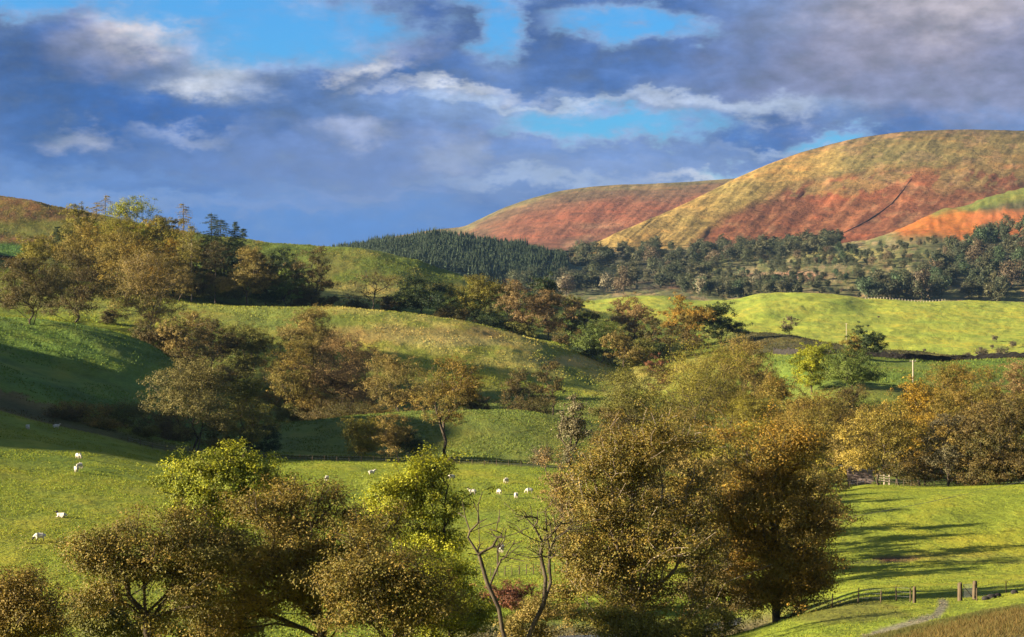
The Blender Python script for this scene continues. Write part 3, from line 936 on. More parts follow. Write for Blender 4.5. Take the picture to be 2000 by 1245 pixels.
PAL = dict(
    HBR=((.200, .135, .019), (.145, .125, .019)), BRN=((.225, .148, .022), (.165, .135, .020)), DBR=((.120, .082, .020), (.090, .078, .017)),
    PNK=((.280, .178, .062), (.190, .130, .042)), GLD=((.330, .200, .018), (.200, .145, .016)),
    OLV=((.150, .138, .020), (.105, .108, .018)), DGR=((.030, .052, .014), (.045, .065, .016)),
    OLB=((.185, .155, .040), (.125, .112, .028)), YGR=((.300, .290, .010), (.165, .190, .012)), GRN=((.130, .165, .024), (.085, .115, .020)),
    ORG=((.290, .165, .018), (.180, .135, .022)), GOL=((.225, .190, .018), (.150, .130, .017)),
    GRY=((.170, .145, .070), (.135, .110, .050)), RED=((.190, .070, .030), (.120, .050, .022)),
    LRC=((.290, .205, .030), (.190, .150, .024)), GBR=((.270, .190, .045), (.175, .138, .028)))


def clump_points(rng, ells, n, k, sig, flat, inner, seed):
    """twig points gathered into leafy clumps with gaps between them"""
    nc = max(6, n // k)
    C = ell_points(rng, ells, nc, inner, seed)
    sz = rng.uniform(.45, 1.55, nc)
    w = sz ** 2
    i = rng.choice(nc, n, p=w / w.sum())
    return C[i] + rng.normal(size=(n, 3)) * np.array([1, 1, flat]) * (sig * sz[i])[:, None]


def finish_tree(name, label, cat, root_loc, wood, crown, pal, group=None, bark=None, needle=False):
    root = link(name, None, None, root_loc)
    root.empty_display_size = .5
    tag(root, label, cat, group)
    tr_ = link('trunk', mesh_from('trunk', wood[0], wood[1], True, None, bark or M_BARK), root)
    if crown is not None:
        cr = link('crown', mesh_from('crown', crown[0], crown[1], False, {'tint': crown[2]}, M_NEEDLE if needle else M_LEAF), root)
        cr.color = (*PAL[pal][0], 1)
        cr['second_colour'] = PAL[pal][1]
    return root


TREES = []


def mid_tree(label, px, top, w, pal, base=None, d=None, kind='round', cat='tree', name=None, dens=1.0, group=None, pale=False, lean=0.0):
    rng = np.random.default_rng(int(px * 7 + top * 13))
    if d is None:
        d = GS.hit(px, base)
        if d is None:
            print('NO HIT', label, px, base); d = 500.
    z0 = GS.z_at(px, d)
    s = d / F
    ztop = d * (HY - top) / F
    H = max(ztop - z0, 2.0)
    W = w * s * (1.24 if kind in ('round', 'thin', 'bush') else 1.0)
    loc = (d * (px - CX) / F, d, z0 - .15)
    leaf = max(.26, .00057 * d) * (1.0 if kind != 'bush' else .9)
    ells = []
    if kind in ('round', 'thin', 'bare'):
        zb = .10 if kind == 'round' else .17
        cz = H * (zb + 1) / 2
        rz = H * (1 - zb) / 2 * .95
        ells.append((0, 0, cz, W * .42, W * .42, rz * .95))
        for i in range(9):
            a = i * 2 * math.pi / 9 * 2 + rng.uniform(-.4, .4)
            rr = W * rng.uniform(.26, .42)
            ells.append((math.cos(a) * rr, math.sin(a) * rr, cz + rz * rng.uniform(-.7, .45), W * rng.uniform(.17, .26), W * .22, rz * rng.uniform(.24, .40)))
        for i in range(3):
            ells.append((W * rng.uniform(-.2, .2), W * rng.uniform(-.2, .2), H - rz * rng.uniform(.22, .4), W * rng.uniform(.15, .22), W * .2, rz * .26))
    elif kind == 'tall':
        for i in range(9):
            f_ = .3 + .62 * i / 8
            ells.append((W * rng.uniform(-.22, .22) * (1.2 - f_), W * rng.uniform(-.2, .2), H * f_, W * (.46 - .3 * abs(f_ - .5)) * rng.uniform(.7, 1.05), W * .36, H * .10))
    elif kind == 'bush':
        ells.append((0, 0, H * .45, W * .40, W * .34, H * .45))
        for i in range(6):
            ells.append((W * rng.uniform(-.36, .36), W * rng.uniform(-.3, .3), H * rng.uniform(.3, .72), W * .18, W * .18, H * .24))
    if kind in ('round', 'tall', 'bush', 'thin', 'bare'):
        per = {'round': 48, 'tall': 48, 'bush': 44, 'thin': 36, 'bare': 9}[kind]
        lai = {'round': 3.2, 'tall': 2.4, 'bush': 3.2, 'thin': 2.2, 'bare': .3}[kind] * (.55 + .45 * dens)
        npt = int(np.clip(lai * .78 * W * H / (.29 * leaf * leaf) / per, 150, 1300))
        P = clump_points(rng, ells, npt, 6, max(.65, W * .068), .5, .38, int(px))
        P[:, 2] = np.maximum(P[:, 2], (.07 * H + .3) if kind != 'bush' else .25)
        nt = 5
        bend = W * .06
        if kind == 'bush':
            chains = [np.array([(rng.uniform(-.2, .2) * W, rng.uniform(-.1, .1) * W, -.2), (rng.uniform(-.2, .2) * W, 0, H * .3)]) for _ in range(3)]
        else:
            zs = np.linspace(-.3, H * .5, nt + 2)
            off = np.cumsum(rng.normal(0, bend * .5, (nt + 2, 2)), 0)
            off -= off[0]
            off[:, 0] += lean * W * (zs / H)
            chains = [np.column_stack([off, zs])]
            if rng.random() < .5:
                chains.append(np.array([(W * .05, 0, -.3), (W * .1, W * .04, H * .25), (W * .18, W * .05, H * .5)]))
        V, par, m = grow(rng, chains, P, .28)
        r = radii(V, par, max(.014 * H, .10) * (1.0 if kind != 'bush' else .5), .025 if kind != 'bare' else .05)
        wood = tubes(V, par, r, m)
        lp = P
        cn = np.clip(.5 + .9 * (vnoise(P[:, 0] / (W * .22) + 40, P[:, 2] / (W * .2) + 40, int(top)) - .5) + rng.normal(0, .15, npt), 0, 1)
        crown = leaves(rng, lp, per, max(.36, W * .03), leaf, .62, .5, cn)
    else:
        # conifer / larch / pine with whorled boughs
        nw = int(8 + H * .8)
        z1 = {'larch': .22, 'pine': .52, 'spruce': .1}[kind]
        segs, P, parl = [], [], []
        V = [np.array((0, 0, -.3))]; par = [-1]
        zs = np.linspace(H * .1, H, nw)
        lx = np.cumsum(rng.normal(0, .06, nw))
        for i, z in enumerate(zs):
            V.append(np.array((lx[i], 0, z))); par.append(len(V) - 2 if i == 0 else prev)
            prev = len(V) - 1
            f_ = z / H
            if f_ < z1 or i == nw - 1:
                continue
            g = (f_ - z1) / (1 - z1)
            if kind == 'pine':
                R = W * .5 * math.sin(math.pi * min(1, g * .85 + .18)) ** .7
            else:
                R = W * (.55 if kind == 'spruce' else .75) * (1 - g) ** (.75 if kind == 'spruce' else .5) * (.35 + .65 * min(1, g * 5 + .3)) + .35
            nb = 5 if kind != 'pine' else 6
            for b in range(nb):
                if rng.random() < .12:
                    continue
                a = rng.uniform(0, 2 * math.pi)
                Rb = R * rng.uniform(.55, 1.15)
                dr = -.22 if kind != 'pine' else .25
                last = prev
                for s_ in (.45, 1.0):
                    V.append(np.array((lx[i] + math.cos(a) * Rb * s_, math.sin(a) * Rb * s_, z + dr * Rb * s_ * (1.2 - .3 * s_))))
                    par.append(last); last = len(V) - 1
                k_ = 4 if kind != 'pine' else 3
                for q in np.linspace(.3, 1.05, k_):
                    P.append((lx[i] + math.cos(a) * Rb * q, math.sin(a) * Rb * q, z + dr * Rb * q * .95))
        V = np.array(V); par = np.array(par); P = np.array(P)
        # parents precede children
        r = radii(V, par, .006 * H + .06, .02)
        wood = tubes(V, par, r, 0)
        per = int({'larch': 14, 'pine': 26, 'spruce': 18}[kind] * dens)
        crown = leaves(rng, P, max(per, 2), {'larch': .30, 'pine': .5, 'spruce': .32}[kind] * (H / 14) ** .5, leaf * .8, .5, .25, None, .45)
        m = 0
    nm = name or {'round': 'broadleaf_tree', 'tall': 'tall_tree', 'bush': 'bush', 'thin': 'broadleaf_tree', 'bare': 'bare_tree', 'larch': 'larch_tree', 'pine': 'pine_tree', 'spruce': 'spruce_tree'}[kind]
    return finish_tree(nm, label, 'bush' if kind == 'bush' else cat, loc, wood, crown, pal, group, M_PALEBARK if pale else None, kind in ('spruce', 'pine'))


def hero_tree(name, label, d, trunks, crown, pal, npt, per, leaf, spread, r0=.28, cat='tree', bark=None, inner=.42, bf=.25, depth=.85, twig=.02, wob=.12, light=None):
    """trunks: list of pixel polylines [(px,py,depth offset)..]; crown: ellipses (cx,cy,rx,ry[,depth offset]) seen at distance d"""
    rng = np.random.default_rng(int(crown[0][0] * 3 + crown[0][1]))
    s = d / F
    bx, by = trunks[0][0][:2]
    z0 = GS.z_at(bx, d)
    org = np.array(((bx - CX) * s, d, z0))

    def loc(p):
        return np.array(((p[0] - CX) * s, d + (p[2] if len(p) > 2 else 0.0), (HY - p[1]) * s)) - org
    chains = []
    for ti, tk in enumerate(trunks):
        pts = [loc(p) for p in tk]
        if ti == 0 or len(tk[0]) > 3:
            g = pts[0].copy(); g[2] = -.4
            if pts[0][2] > 0.3:
                pts = [g] + pts
            else:
                pts[0][2] = -.4
        # subdivide with a wobble
        out = [pts[0]]
        for a, b in zip(pts[:-1], pts[1:]):
            k_ = max(1, int(np.linalg.norm(b - a) / .9))
            for j in range(1, k_ + 1):
                q = a + (b - a) * j / k_
                if j < k_:
                    q = q + rng.normal(0, wob, 3) * np.array([1, 1, .4])
                out.append(q)
        chains.append(np.array(out))
    ells = []
    for c in crown:
        q = loc((c[0], c[1], c[4] if len(c) > 4 else 0.0))
        ells.append((*q, c[2] * s, c[2] * s * depth, c[3] * s))
    P = clump_points(rng, ells, npt, 15, .72, .42, inner, int(bx))
    cc_ = np.array([e[:3] for e in ells]).mean(0)
    outl = rng.random(npt) < .12
    P[outl] = cc_ + (P[outl] - cc_) * rng.uniform(1.04, 1.24, outl.sum())[:, None]
    P[:, 2] = np.maximum(P[:, 2], .35)
    V, par, m = grow(rng, chains, P, bf, 1.8)
    # ease the branches into curves
    ch_cnt = np.bincount(par[par >= 0], minlength=len(V))
    for _ in range(2):
        W_ = V.copy()
        inn = np.where((np.arange(len(V)) >= m) & (ch_cnt > 0))[0]
        W_[inn] = .6 * V[inn] + .4 * V[par[inn]] * .5 + .4 * V[inn] * .5
        V = W_
    r = radii(V, par, r0, twig)
    wood = tubes(V, par, r, m)
    cr = None
    if per:
        cn = np.clip(.5 + 1.1 * (vnoise(P[:, 0] / 2.1 + 40, P[:, 2] / 1.7 + 40, int(bx)) - .5) + rng.normal(0, .18, npt), 0, 1)
        tips = V[m:]
        cr = leaves(rng, tips, int(per * 1.6), spread * .8, leaf * .68, .6, .5, cn, .55)
    return finish_tree(name, label, cat, tuple(org), wood, cr, pal, None, bark)


# ------------------------------------------------------------------ foreground trees by the river
hero_tree('twisted_alder', 'brown flat-topped tree with two twisting dark limbs near the bottom left', 128,
          [[(292, 1262), (284, 1200), (252, 1165), (248, 1120), (266, 1085)], [(284, 1200, .3), (320, 1165, 1), (346, 1120, 1.2), (338, 1085, 1)], [(252, 1165), (300, 1130, -1), (310, 1105, -1)], [(346, 1120), (400, 1095, 0)]],
          [(300, 1042, 104, 44), (212, 1088, 64, 34), (385, 1062, 80, 46), (325, 1004, 50, 18), (172, 1122, 40, 16), (440, 1104, 52, 36), (260, 1112, 66, 22), (345, 1120, 56, 22), (200, 1060, 40, 20), (180, 1170, 44, 22), (370, 1150, 50, 26), (235, 1150, 40, 20), (330, 1215, 60, 20)],
          'HBR', 800, 46, .24, .52, .24, twig=.026)
hero_tree('sycamore_tree', 'bright yellow-green full sycamore behind the brown trees at lower left', 172,
          [[(412, 1210), (410, 1100), (415, 1020), (418, 960)], [(410, 1100), (455, 1030), (480, 970)]],
          [(385, 930, 74, 50), (455, 930, 72, 48), (340, 985, 48, 55), (420, 990, 92, 62), (505, 935, 40, 32), (480, 985, 52, 46), (300, 1010, 52, 18), (235, 1010, 26, 14)],
          'YGR', 620, 54, .30, .5, .30)
hero_tree('riverside_tree', 'wide brown many-stemmed tree, largest of the lower left clump', 133,
          [[(628, 1262), (622, 1200), (600, 1130), (590, 1060)], [(628, 1250, .5), (655, 1180, .8), (670, 1110, 1), (690, 1050, 1)], [(622, 1220), (570, 1150, -.8), (530, 1080, -1)], [(640, 1255, 1, 1), (700, 1180, 1), (740, 1120, 1)]],
          [(600, 1020, 120, 82), (520, 1060, 82, 82), (690, 1040, 86, 76), (480, 1130, 60, 62), (600, 1110, 110, 66), (740, 1090, 62, 76), (560, 975, 62, 34), (640, 965, 60, 30), (470, 1200, 70, 48), (580, 1190, 80, 50), (430, 1130, 60, 60), (680, 1180, 60, 60), (400, 1190, 60, 46), (520, 1150, 70, 60), (520, 980, 60, 36)],
          'HBR', 1500, 36, .24, .52, .34, twig=.028)
hero_tree('lime_green_tree', 'yellow-green upright tree beside the wide brown tree, above the dead trunk', 158,
          [[(842, 1235), (840, 1130), (832, 1050), (826, 980)], [(840, 1130), (868, 1060), (870, 1000)], [(840, 1150), (800, 1090)]],
          [(815, 945, 72, 46), (830, 920, 58, 30), (850, 985, 62, 60), (770, 985, 46, 48), (880, 990, 34, 40), (850, 1060, 62, 56), (800, 1040, 62, 50), (870, 1110, 50, 40), (745, 1010, 40, 36)],
          'YGR', 600, 46, .28, .5, .24)
hero_tree('brown_tree', 'rusty brown tree between the wide brown tree and the yellow-green tree', 126,
          [[(775, 1268), (770, 1190), (780, 1120), (785, 1060)], [(770, 1190), (730, 1130), (720, 1090)], [(775, 1250, .5), (830, 1190, .5), (835, 1130, .5)]],
          [(760, 1080, 80, 60), (720, 1140, 70, 55), (815, 1130, 44, 44), (840, 1180, 50, 36), (690, 1200, 62, 46), (770, 1200, 70, 46)],
          'HBR', 620, 44, .24, .52, .24)
hero_tree('low_green_tree', 'olive-green low tree at the bottom edge left of the leaning dead trunk', 140,
          [[(880, 1262), (876, 1200), (870, 1150)], [(878, 1230), (905, 1190)]],
          [(870, 1160, 56, 50), (900, 1200, 50, 44), (840, 1215, 58, 36), (860, 1120, 46, 26)],
          'YGR', 420, 46, .25, .5, .18)
hero_tree('dead_tree', 'dark leafless leaning trunk with a crooked bare tip, left of the river gap', 122,
          [[(992, 1268), (975, 1190), (952, 1140), (936, 1085), (914, 1050), (918, 1038), (934, 1022), (934, 985), (942, 962)],
           [(936, 1082), (962, 1068), (972, 1050)], [(918, 1040), (945, 1030, .4), (975, 1022, .6)], [(955, 1150, .5), (972, 1110, .6), (972, 1075, .6), (985, 1058, .6)]],
          [(960, 1030, 26, 26), (975, 1060, 18, 20), (935, 1000, 10, 24)],
          'DBR', 60, 2, .14, .3, .125, twig=.018, wob=.05)
hero_tree('bare_alder', 'thin forked tree with curving stems and few leaves over the river', 126,
          [[(1022, 1272), (1040, 1225), (1062, 1180), (1066, 1130), (1056, 1085), (1060, 1060), (1044, 1030), (1026, 1010)],
           [(1062, 1182), (1076, 1140, .4), (1074, 1080, .5), (1068, 1040, .5), (1066, 1000, .5)], [(1060, 1062), (1078, 1042, -.4), (1096, 1020, -.5)], [(1074, 1090), (1100, 1070, .5)]],
          [(1040, 1010, 36, 26), (1080, 1010, 34, 30), (1060, 1050, 34, 26), (1100, 1050, 22, 30)],
          'OLV', 150, 9, .18, .34, .14, twig=.018, wob=.05)
hero_tree('great_brown_tree', 'tallest golden brown tree, right of the river gap, branches showing through', 146,
          [[(1243, 1268), (1240, 1180), (1238, 1100), (1232, 1010), (1226, 940)], [(1240, 1170), (1280, 1080, 1), (1292, 990, 1), (1290, 920, 1)], [(1240, 1150), (1200, 1060, -1), (1186, 980, -1)], [(1240, 1200), (1320, 1110, 0), (1345, 1030, 0)], [(1240, 1230), (1180, 1160, .5), (1130, 1090, .5)]],
          [(1230, 900, 92, 80), (1190, 850, 56, 52), (1290, 880, 66, 58), (1150, 960, 70, 80), (1240, 1000, 120, 100), (1320, 980, 70, 92), (1130, 1060, 62, 70), (1220, 1110, 120, 74), (1330, 1090, 76, 76), (1130, 1150, 56, 62), (1250, 1190, 130, 46), (1215, 820, 40, 26)],
          'HBR', 1900, 34, .24, .52, .36, bark=M_PALEBARK, inner=.5, twig=.026)
hero_tree('orange_brown_tree', 'broad dark orange-brown tree with one thick trunk beside the striped field', 150,
          [[(1517, 1250), (1516, 1180), (1520, 1110), (1512, 1040), (1500, 960)], [(1518, 1150), (1560, 1080, .5), (1580, 1010, .5)], [(1516, 1120), (1470, 1050, -.5), (1450, 960, -.5)], [(1512, 1040), (1535, 960, 1), (1530, 900, 1)]],
          [(1490, 880, 92, 66), (1440, 850, 60, 42), (1500, 825, 46, 28), (1545, 930, 66, 66), (1480, 960, 96, 80), (1580, 1000, 66, 72), (1520, 1050, 110, 72), (1440, 1040, 66, 74), (1600, 1080, 52, 56), (1530, 1120, 100, 44), (1440, 1120, 70, 46), (1590, 1140, 50, 24), (1510, 1175, 80, 26)],
          'ORG', 1600, 40, .24, .52, .30, twig=.026)
hero_tree('corner_tree', 'brown tree crown cut by the lower left corner', 108,
          [[(25, 1300), (28, 1240), (30, 1190)], [(28, 1250), (70, 1210)]],
          [(20, 1175, 62, 56), (60, 1215, 60, 48), (0, 1220, 70, 54), (20, 1140, 36, 26)],
          'HBR', 520, 46, .21, .46, .2)
hero_tree('dark_undergrowth_bush', 'dark olive bush under the twisted tree at the bottom edge', 136,
          [[(200, 1270), (205, 1225)], [(320, 1275, 0, 1), (325, 1230)]],
          [(195, 1200, 60, 44), (250, 1222, 60, 36), (340, 1222, 62, 34), (150, 1228, 50, 32), (400, 1210, 56, 48), (460, 1230, 50, 30)],
          'OLV', 520, 44, .26, .40, .12, cat='bush')
hero_tree('golden_bank_bush', 'golden bush on the riverbank below the great brown tree', 139,
          [[(1330, 1262), (1335, 1225)], [(1240, 1264, 0, 1), (1235, 1235)]],
          [(1240, 1225, 70, 28), (1340, 1215, 66, 34), (1420, 1200, 40, 40), (1170, 1225, 26, 20)],
          'GOL', 300, 48, .24, .40, .1, cat='bush')
hero_tree('dark_bank_tree', 'dark slim tree standing between the two great trees at the bottom', 156,
          [[(1412, 1262), (1414, 1190), (1408, 1130)], [(1414, 1200), (1440, 1150)]],
          [(1410, 1100, 52, 66), (1430, 1160, 56, 50), (1390, 1180, 46, 46), (1400, 1020, 46, 60)],
          'DBR', 330, 50, .27, .42, .2)
hero_tree('russet_bank_bush', 'low russet bush beyond the river between the two thin bare trees', 184,
          [[(1000, 1185), (1002, 1168)], [(1040, 1190, 0, 1), (1042, 1170)]],
          [(990, 1160, 34, 16), (1022, 1158, 36, 16), (1050, 1165, 22, 16)],
          'RED', 130, 40, .24, .34, .07, cat='bush')
hero_tree('amber_bank_bush', 'amber brown bush at the water edge, in front of the russet bush', 150,
          [[(1010, 1240), (1012, 1215)], [(1050, 1240, 0, 1), (1050, 1215)]],
          [(1010, 1212, 38, 22), (1055, 1205, 30, 30), (1100, 1190, 26, 30)],
          'GBR', 170, 40, .23, .36, .07, cat='bush')
hero_tree('purple_twig_tree', 'purplish brown twiggy tree against the left side of the tallest brown tree', 205,
          [[(1108, 1130), (1104, 1040), (1094, 960)], [(1104, 1050), (1080, 960)]],
          [(1090, 950, 40, 52), (1110, 1000, 40, 60), (1080, 910, 26, 30)],
          'PNK', 260, 26, .26, .36, .18)

# ------------------------------------------------------------------ trees in the middle distance
MID = [
    # label, px, top, width, palette, base, d, kind, density, lean
    ('pale ivy-clad tree rising behind the tallest brown tree on its left', 1120, 768, 74, 'GRY', None, 250, 'tall', .9),
    ('olive-gold broad tree, largest crown in the wood right of the grassy spur', 1385, 664, 215, 'GOL', None, 445, 'round', 1.5),
    ('brown tree on the left flank of the olive-gold broad tree', 1242, 714, 128, 'OLV', None, 455, 'round', 1.1),
    ('pale brown crown just above and right of the olive-gold broad tree', 1458, 650, 120, 'GBR', None, 500, 'round', 1.1),
    ('brown crown between the yellow-green pair and the broad orange-brown tree', 1600, 764, 150, 'BRN', None, 390, 'round', 1.1),
    ('dark brown low crown below the green tree of the yellow-green pair', 1660, 752, 110, 'DBR', None, 430, 'round', 1.),
    ('brown crown tucked behind the top of the orange-brown riverside tree', 1540, 735, 120, 'BRN', None, 420, 'round', 1.),
    ('glowing orange-gold domed tree in the wood above the striped field', 1797, 744, 128, 'GLD', None, 350, 'round', 1.4),
    ('golden feathery tree with a pale leaning trunk at the field edge', 1718, 788, 158, 'LRC', 948, None, 'thin', 1.2),
    ('pale twiggy upright tree at the edge of the striped field', 1850, 790, 100, 'GRY', 950, None, 'tall', .55),
    ('dark brown broad tree at the right end of the striped field edge', 1952, 776, 160, 'DBR', 946, None, 'round', 1.2),
    ('brown round tree behind the orange-gold domed tree to its right', 1882, 699, 130, 'BRN', None, 420, 'round', 1.1),
    ('pinkish brown crown cut by the right edge of the picture', 1975, 702, 92, 'PNK', None, 440, 'round', 1.),
    ('brown shadowed crown between the domed tree and the right edge', 1930, 742, 110, 'BRN', None, 385, 'round', 1.),
    ('grey-brown crown left of the golden feathery tree, over the old bridge', 1655, 845, 90, 'GBR', None, 335, 'round', .9),
    ('brown crown over the rail of the old bridge', 1700, 800, 110, 'BRN', None, 372, 'round', .9),
    ('dark brown bush filling the field edge under the pale twiggy tree', 1810, 868, 110, 'DBR', 950, None, 'bush', 1.2),
    ('dark bush at the far right of the striped field edge', 1915, 866, 130, 'DBR', 948, None, 'bush', 1.2),
    ('brown bush at the right end of the field hedge', 1990, 860, 90, 'DBR', 946, None, 'bush', 1.),
    ('yellow-green round tree standing before the dark stone wall', 1584, 668, 76, 'YGR', None, 545, 'round', 2.4),
    ('mid-green tree right of the yellow-green round tree before the wall', 1666, 678, 88, 'GRN', None, 535, 'round', 2.6),
    ('dark green round tree on the ridge beside the bright fields', 1694, 638, 66, 'DGR', 684, 640, 'round', 2.2),
    ('brown tree growing against the left side of the dark ridge tree', 1660, 655, 40, 'BRN', None, 625, 'round', .9),
    ('small bare tree alone on the ridge against the bright fields', 1543, 617, 34, 'GRY', 656, None, 'bare', 1.),
    ('reddish shrub between the valley trees left of the olive-gold crown', 1288, 676, 46, 'RED', None, 620, 'bush', 1.),
    ('pinkish orange tree with a white trunk on the grassy spur', 1070, 568, 88, 'PNK', 664, None, 'round', 1.2),
    ('pinkish brown tree left of the white-trunked tree', 1012, 549, 96, 'PNK', None, 785, 'round', 1.1),
    ('brown tree with a yellow-green top in the row above the spur', 932, 533, 98, 'GOL', None, 790, 'round', 1.2),
    ('rounded dark green tree standing in the row above the spur', 830, 535, 104, 'DGR', None, 785, 'round', 1.5),
    ('leafless dark brown tree left of the rounded dark green tree', 724, 526, 92, 'DBR', None, 800, 'bare', 2.),
    ('low dark bush under the leafless tree above the spur', 760, 572, 60, 'DBR', None, 790, 'bush', 1.),
    ('dark low tree behind the white-trunked tree', 1064, 542, 80, 'DGR', None, 850, 'round', 1.),
    ('dark olive tree right of the white-trunked tree', 1134, 576, 64, 'OLV', None, 800, 'round', 1.1),
    ('rosy brown tree against the misty valley fields', 1233, 567, 78, 'PNK', None, 800, 'round', 1.),
    ('leafy mid-green tree on the edge of the gully right of the spur', 1172, 620, 88, 'GRN', None, 735, 'round', 1.4),
    ('brown tree leaning out below the leafy green tree by the gully', 1217, 645, 66, 'GBR', None, 722, 'round', 1.),
    ('orange-brown round tree on the ridge beside the dark green one', 1336, 577, 82, 'ORG', None, 790, 'round', 1.3),
    ('dark green oak-like tree right of the orange-brown ridge tree', 1410, 590, 78, 'DGR', None, 790, 'round', 1.5),
    ('shadowed dark tree between the rosy and the orange-brown trees', 1278, 622, 60, 'DBR', None, 770, 'round', 1.),
    ('dark shadowed tree below the orange-brown ridge tree', 1340, 640, 70, 'DBR', None, 740, 'round', 1.),
    # wood on the left hill
    ('dark bare-branched tree at the right end of the hill wood', 606, 488, 78, 'DBR', 601, 775, 'round', 1.),
    ('pale green shrubby tree at the foot of the hill wood', 562, 522, 56, 'GRN', 600, 765, 'round', 1.3),
    ('dark olive tree behind the pale green shrubby tree', 548, 482, 80, 'DGR', None, 800, 'round', 1.3),
    ('brown tree with lit top at the front of the dark pines', 482, 477, 82, 'GBR', 604, 755, 'round', 1.),
    ('dark brown tree between the lit brown tree and the shrubby tree', 518, 500, 66, 'DBR', None, 770, 'round', 1.1),
    ('slender larch with a bare spire, tallest over the hill wood', 357, 394, 50, 'LRC', None, 790, 'larch', .8),
    ('golden larch with a pale trunk beside the tallest spire', 374, 440, 50, 'GOL', None, 770, 'pine', 1.),
    ('dark pine with a ragged top right of the golden larch', 412, 414, 60, 'DGR', None, 800, 'larch', 1.6),
    ('dark pine between the ragged pine and the last spire', 432, 426, 58, 'DGR', None, 815, 'larch', 1.6),
    ('dark spruce on the skyline with a leaning spire', 457, 430, 60, 'DGR', None, 830, 'spruce', 1.2),
    ('short dark spruce, last of the spires on the skyline', 476, 444, 60, 'DGR', None, 850, 'spruce', 1.2),
    ('dark brown pine with bare pink stems under the spires', 420, 470, 66, 'DBR', None, 770, 'pine', 1.2),
    ('yellow-green tree left of the tallest spire', 322, 412, 70, 'GOL', None, 800, 'round', 1.3),
    ('big gold-green dome, highest round crown of the hill wood', 264, 391, 112, 'YGR', None, 820, 'round', 1.6),
    ('thin-topped larch poking above the left of the hill wood', 206, 378, 56, 'LRC', None, 840, 'larch', .6),
    ('second thin-topped larch close beside the first at left', 190, 392, 44, 'LRC', None, 850, 'larch', .7),
    ('olive brown tree at the left top of the hill wood', 150, 399, 74, 'GOL', None, 830, 'round', 1.2),
    ('golden larch-coloured tree in the middle of the hill wood', 178, 440, 100, 'LRC', None, 770, 'round', 1.3),
    ('gold tree below the big gold-green dome', 250, 445, 110, 'LRC', None, 755, 'round', 1.3),
    ('dull gold tree right of the gold tree under the dome', 312, 462, 86, 'GLD', None, 750, 'round', 1.1),
    ('green shrubby tree at the left foot of the hill wood', 76, 456, 84, 'GOL', None, 770, 'round', 1.2),
    ('dark conifer between the shrubby green tree and the olive brown tree', 112, 440, 36, 'DGR', None, 800, 'spruce', 1.2),
    ('brown spreading tree, leftmost on the crest of the shaded slope', 58, 500, 116, 'DBR', 634, None, 'round', 1.),
    ('brown spreading tree second along the crest, pale stump showing', 145, 486, 118, 'DBR', 630, None, 'round', 1.),
    ('fawn tree with white broken limbs above the gully', 288, 488, 132, 'GBR', 655, None, 'thin', 1.3),
    ('small dark thorn bush on the crest between the brown trees and the gully', 222, 600, 40, 'DBR', 634, None, 'bush', 1.),
    ('dark thicket at the head of the gully', 300, 590, 76, 'DBR', None, 560, 'bush', 1.4),
    # gully and hedge trees
    ('fawn-topped tree at the top of the gully below the white-limbed tree', 364, 598, 88, 'GBR', None, 560, 'round', 1.),
    ('brown shaded tree in the gully right of the fawn-topped tree', 412, 618, 80, 'DBR', None, 575, 'round', 1.1),
    ('dark olive arching tree alone in the middle of the gully', 486, 620, 92, 'OLV', 726, 585, 'round', 1.2),
    ('round gold-brown tree, highest of the gully group', 602, 597, 106, 'GBR', None, 585, 'round', 1.5),
    ('brown tree with a slender dark trunk on the left of the gully group', 572, 665, 104, 'BRN', None, 515, 'thin', 1.4),
    ('pinkish brown broad tree in the middle of the gully group', 655, 652, 128, 'PNK', None, 525, 'round', 1.1),
    ('dark brown tree behind the pinkish brown broad tree', 712, 670, 86, 'DBR', None, 560, 'round', 1.),
    ('golden brown tree with a thin straight stem in the gully group', 776, 690, 112, 'GBR', None, 500, 'thin', 1.3),
    ('brown bare-stemmed tree, rooted at the hedge in front of the shaded knoll', 872, 682, 108, 'BRN', 895, None, 'thin', 1.),
    ('brown thicket under the gully group, above the hedge', 650, 778, 150, 'DBR', None, 500, 'bush', 1.2),
    ('olive oak-like tree alone on the hedge line with a stout trunk', 376, 694, 138, 'OLB', 884, None, 'thin', 1.5),
    ('dark spreading tree right of the stout-trunked olive tree', 482, 733, 110, 'OLV', 890, None, 'round', 1.1),
    ('dark round bush under the dark spreading tree', 500, 815, 74, 'DGR', 890, None, 'bush', 1.2),
    ('golden olive bush at the hedge line below the gully group', 706, 808, 84, 'GOL', 893, None, 'bush', 1.5),
    ('brown bush right of the golden olive bush', 760, 792, 84, 'GBR', 894, None, 'bush', 1.),
    ('dark shrub in the hedge between the golden bush and the bare-stemmed tree', 800, 830, 70, 'DGR', 894, None, 'bush', 1.),
    ('thin dark tree on the far side of the knoll', 1018, 712, 74, 'DBR', None, 545, 'thin', 1.2),
    ('slim dark tree right of the thin dark tree behind the knoll', 1078, 704, 46, 'DBR', None, 560, 'thin', 1.2),
    ('dark scrub along the back of the knoll', 1030, 768, 110, 'DBR', None, 525, 'bush', 1.),
    ('low brown scrub behind the left end of the knoll', 930, 760, 70, 'DBR', None, 540, 'bush', .9),
    ('bare twiggy sapling at the hedge end beside the tallest brown tree', 1056, 868, 34, 'GRY', 925, 392, 'bare', 1.4),
    ('brown hedge bush, left end of the hedge above the sheep', 170, 786, 110, 'BRN', None, 402, 'bush', 1.3),
    ('olive hedge bush next along to the right above the sheep', 240, 780, 100, 'OLV', None, 408, 'bush', 1.2),
    ('dark hedge bush close to the stout-trunked olive tree', 310, 806, 100, 'DBR', None, 412, 'bush', 1.2),
]
for row in MID:
    lab, px_, top_, w_, pal_, base_, d_, kind_, dens_ = row
    mid_tree(lab, px_, top_, w_, pal_, base_, d_, kind_, dens=dens_, pale=('white' in lab or 'pale trunk' in lab))
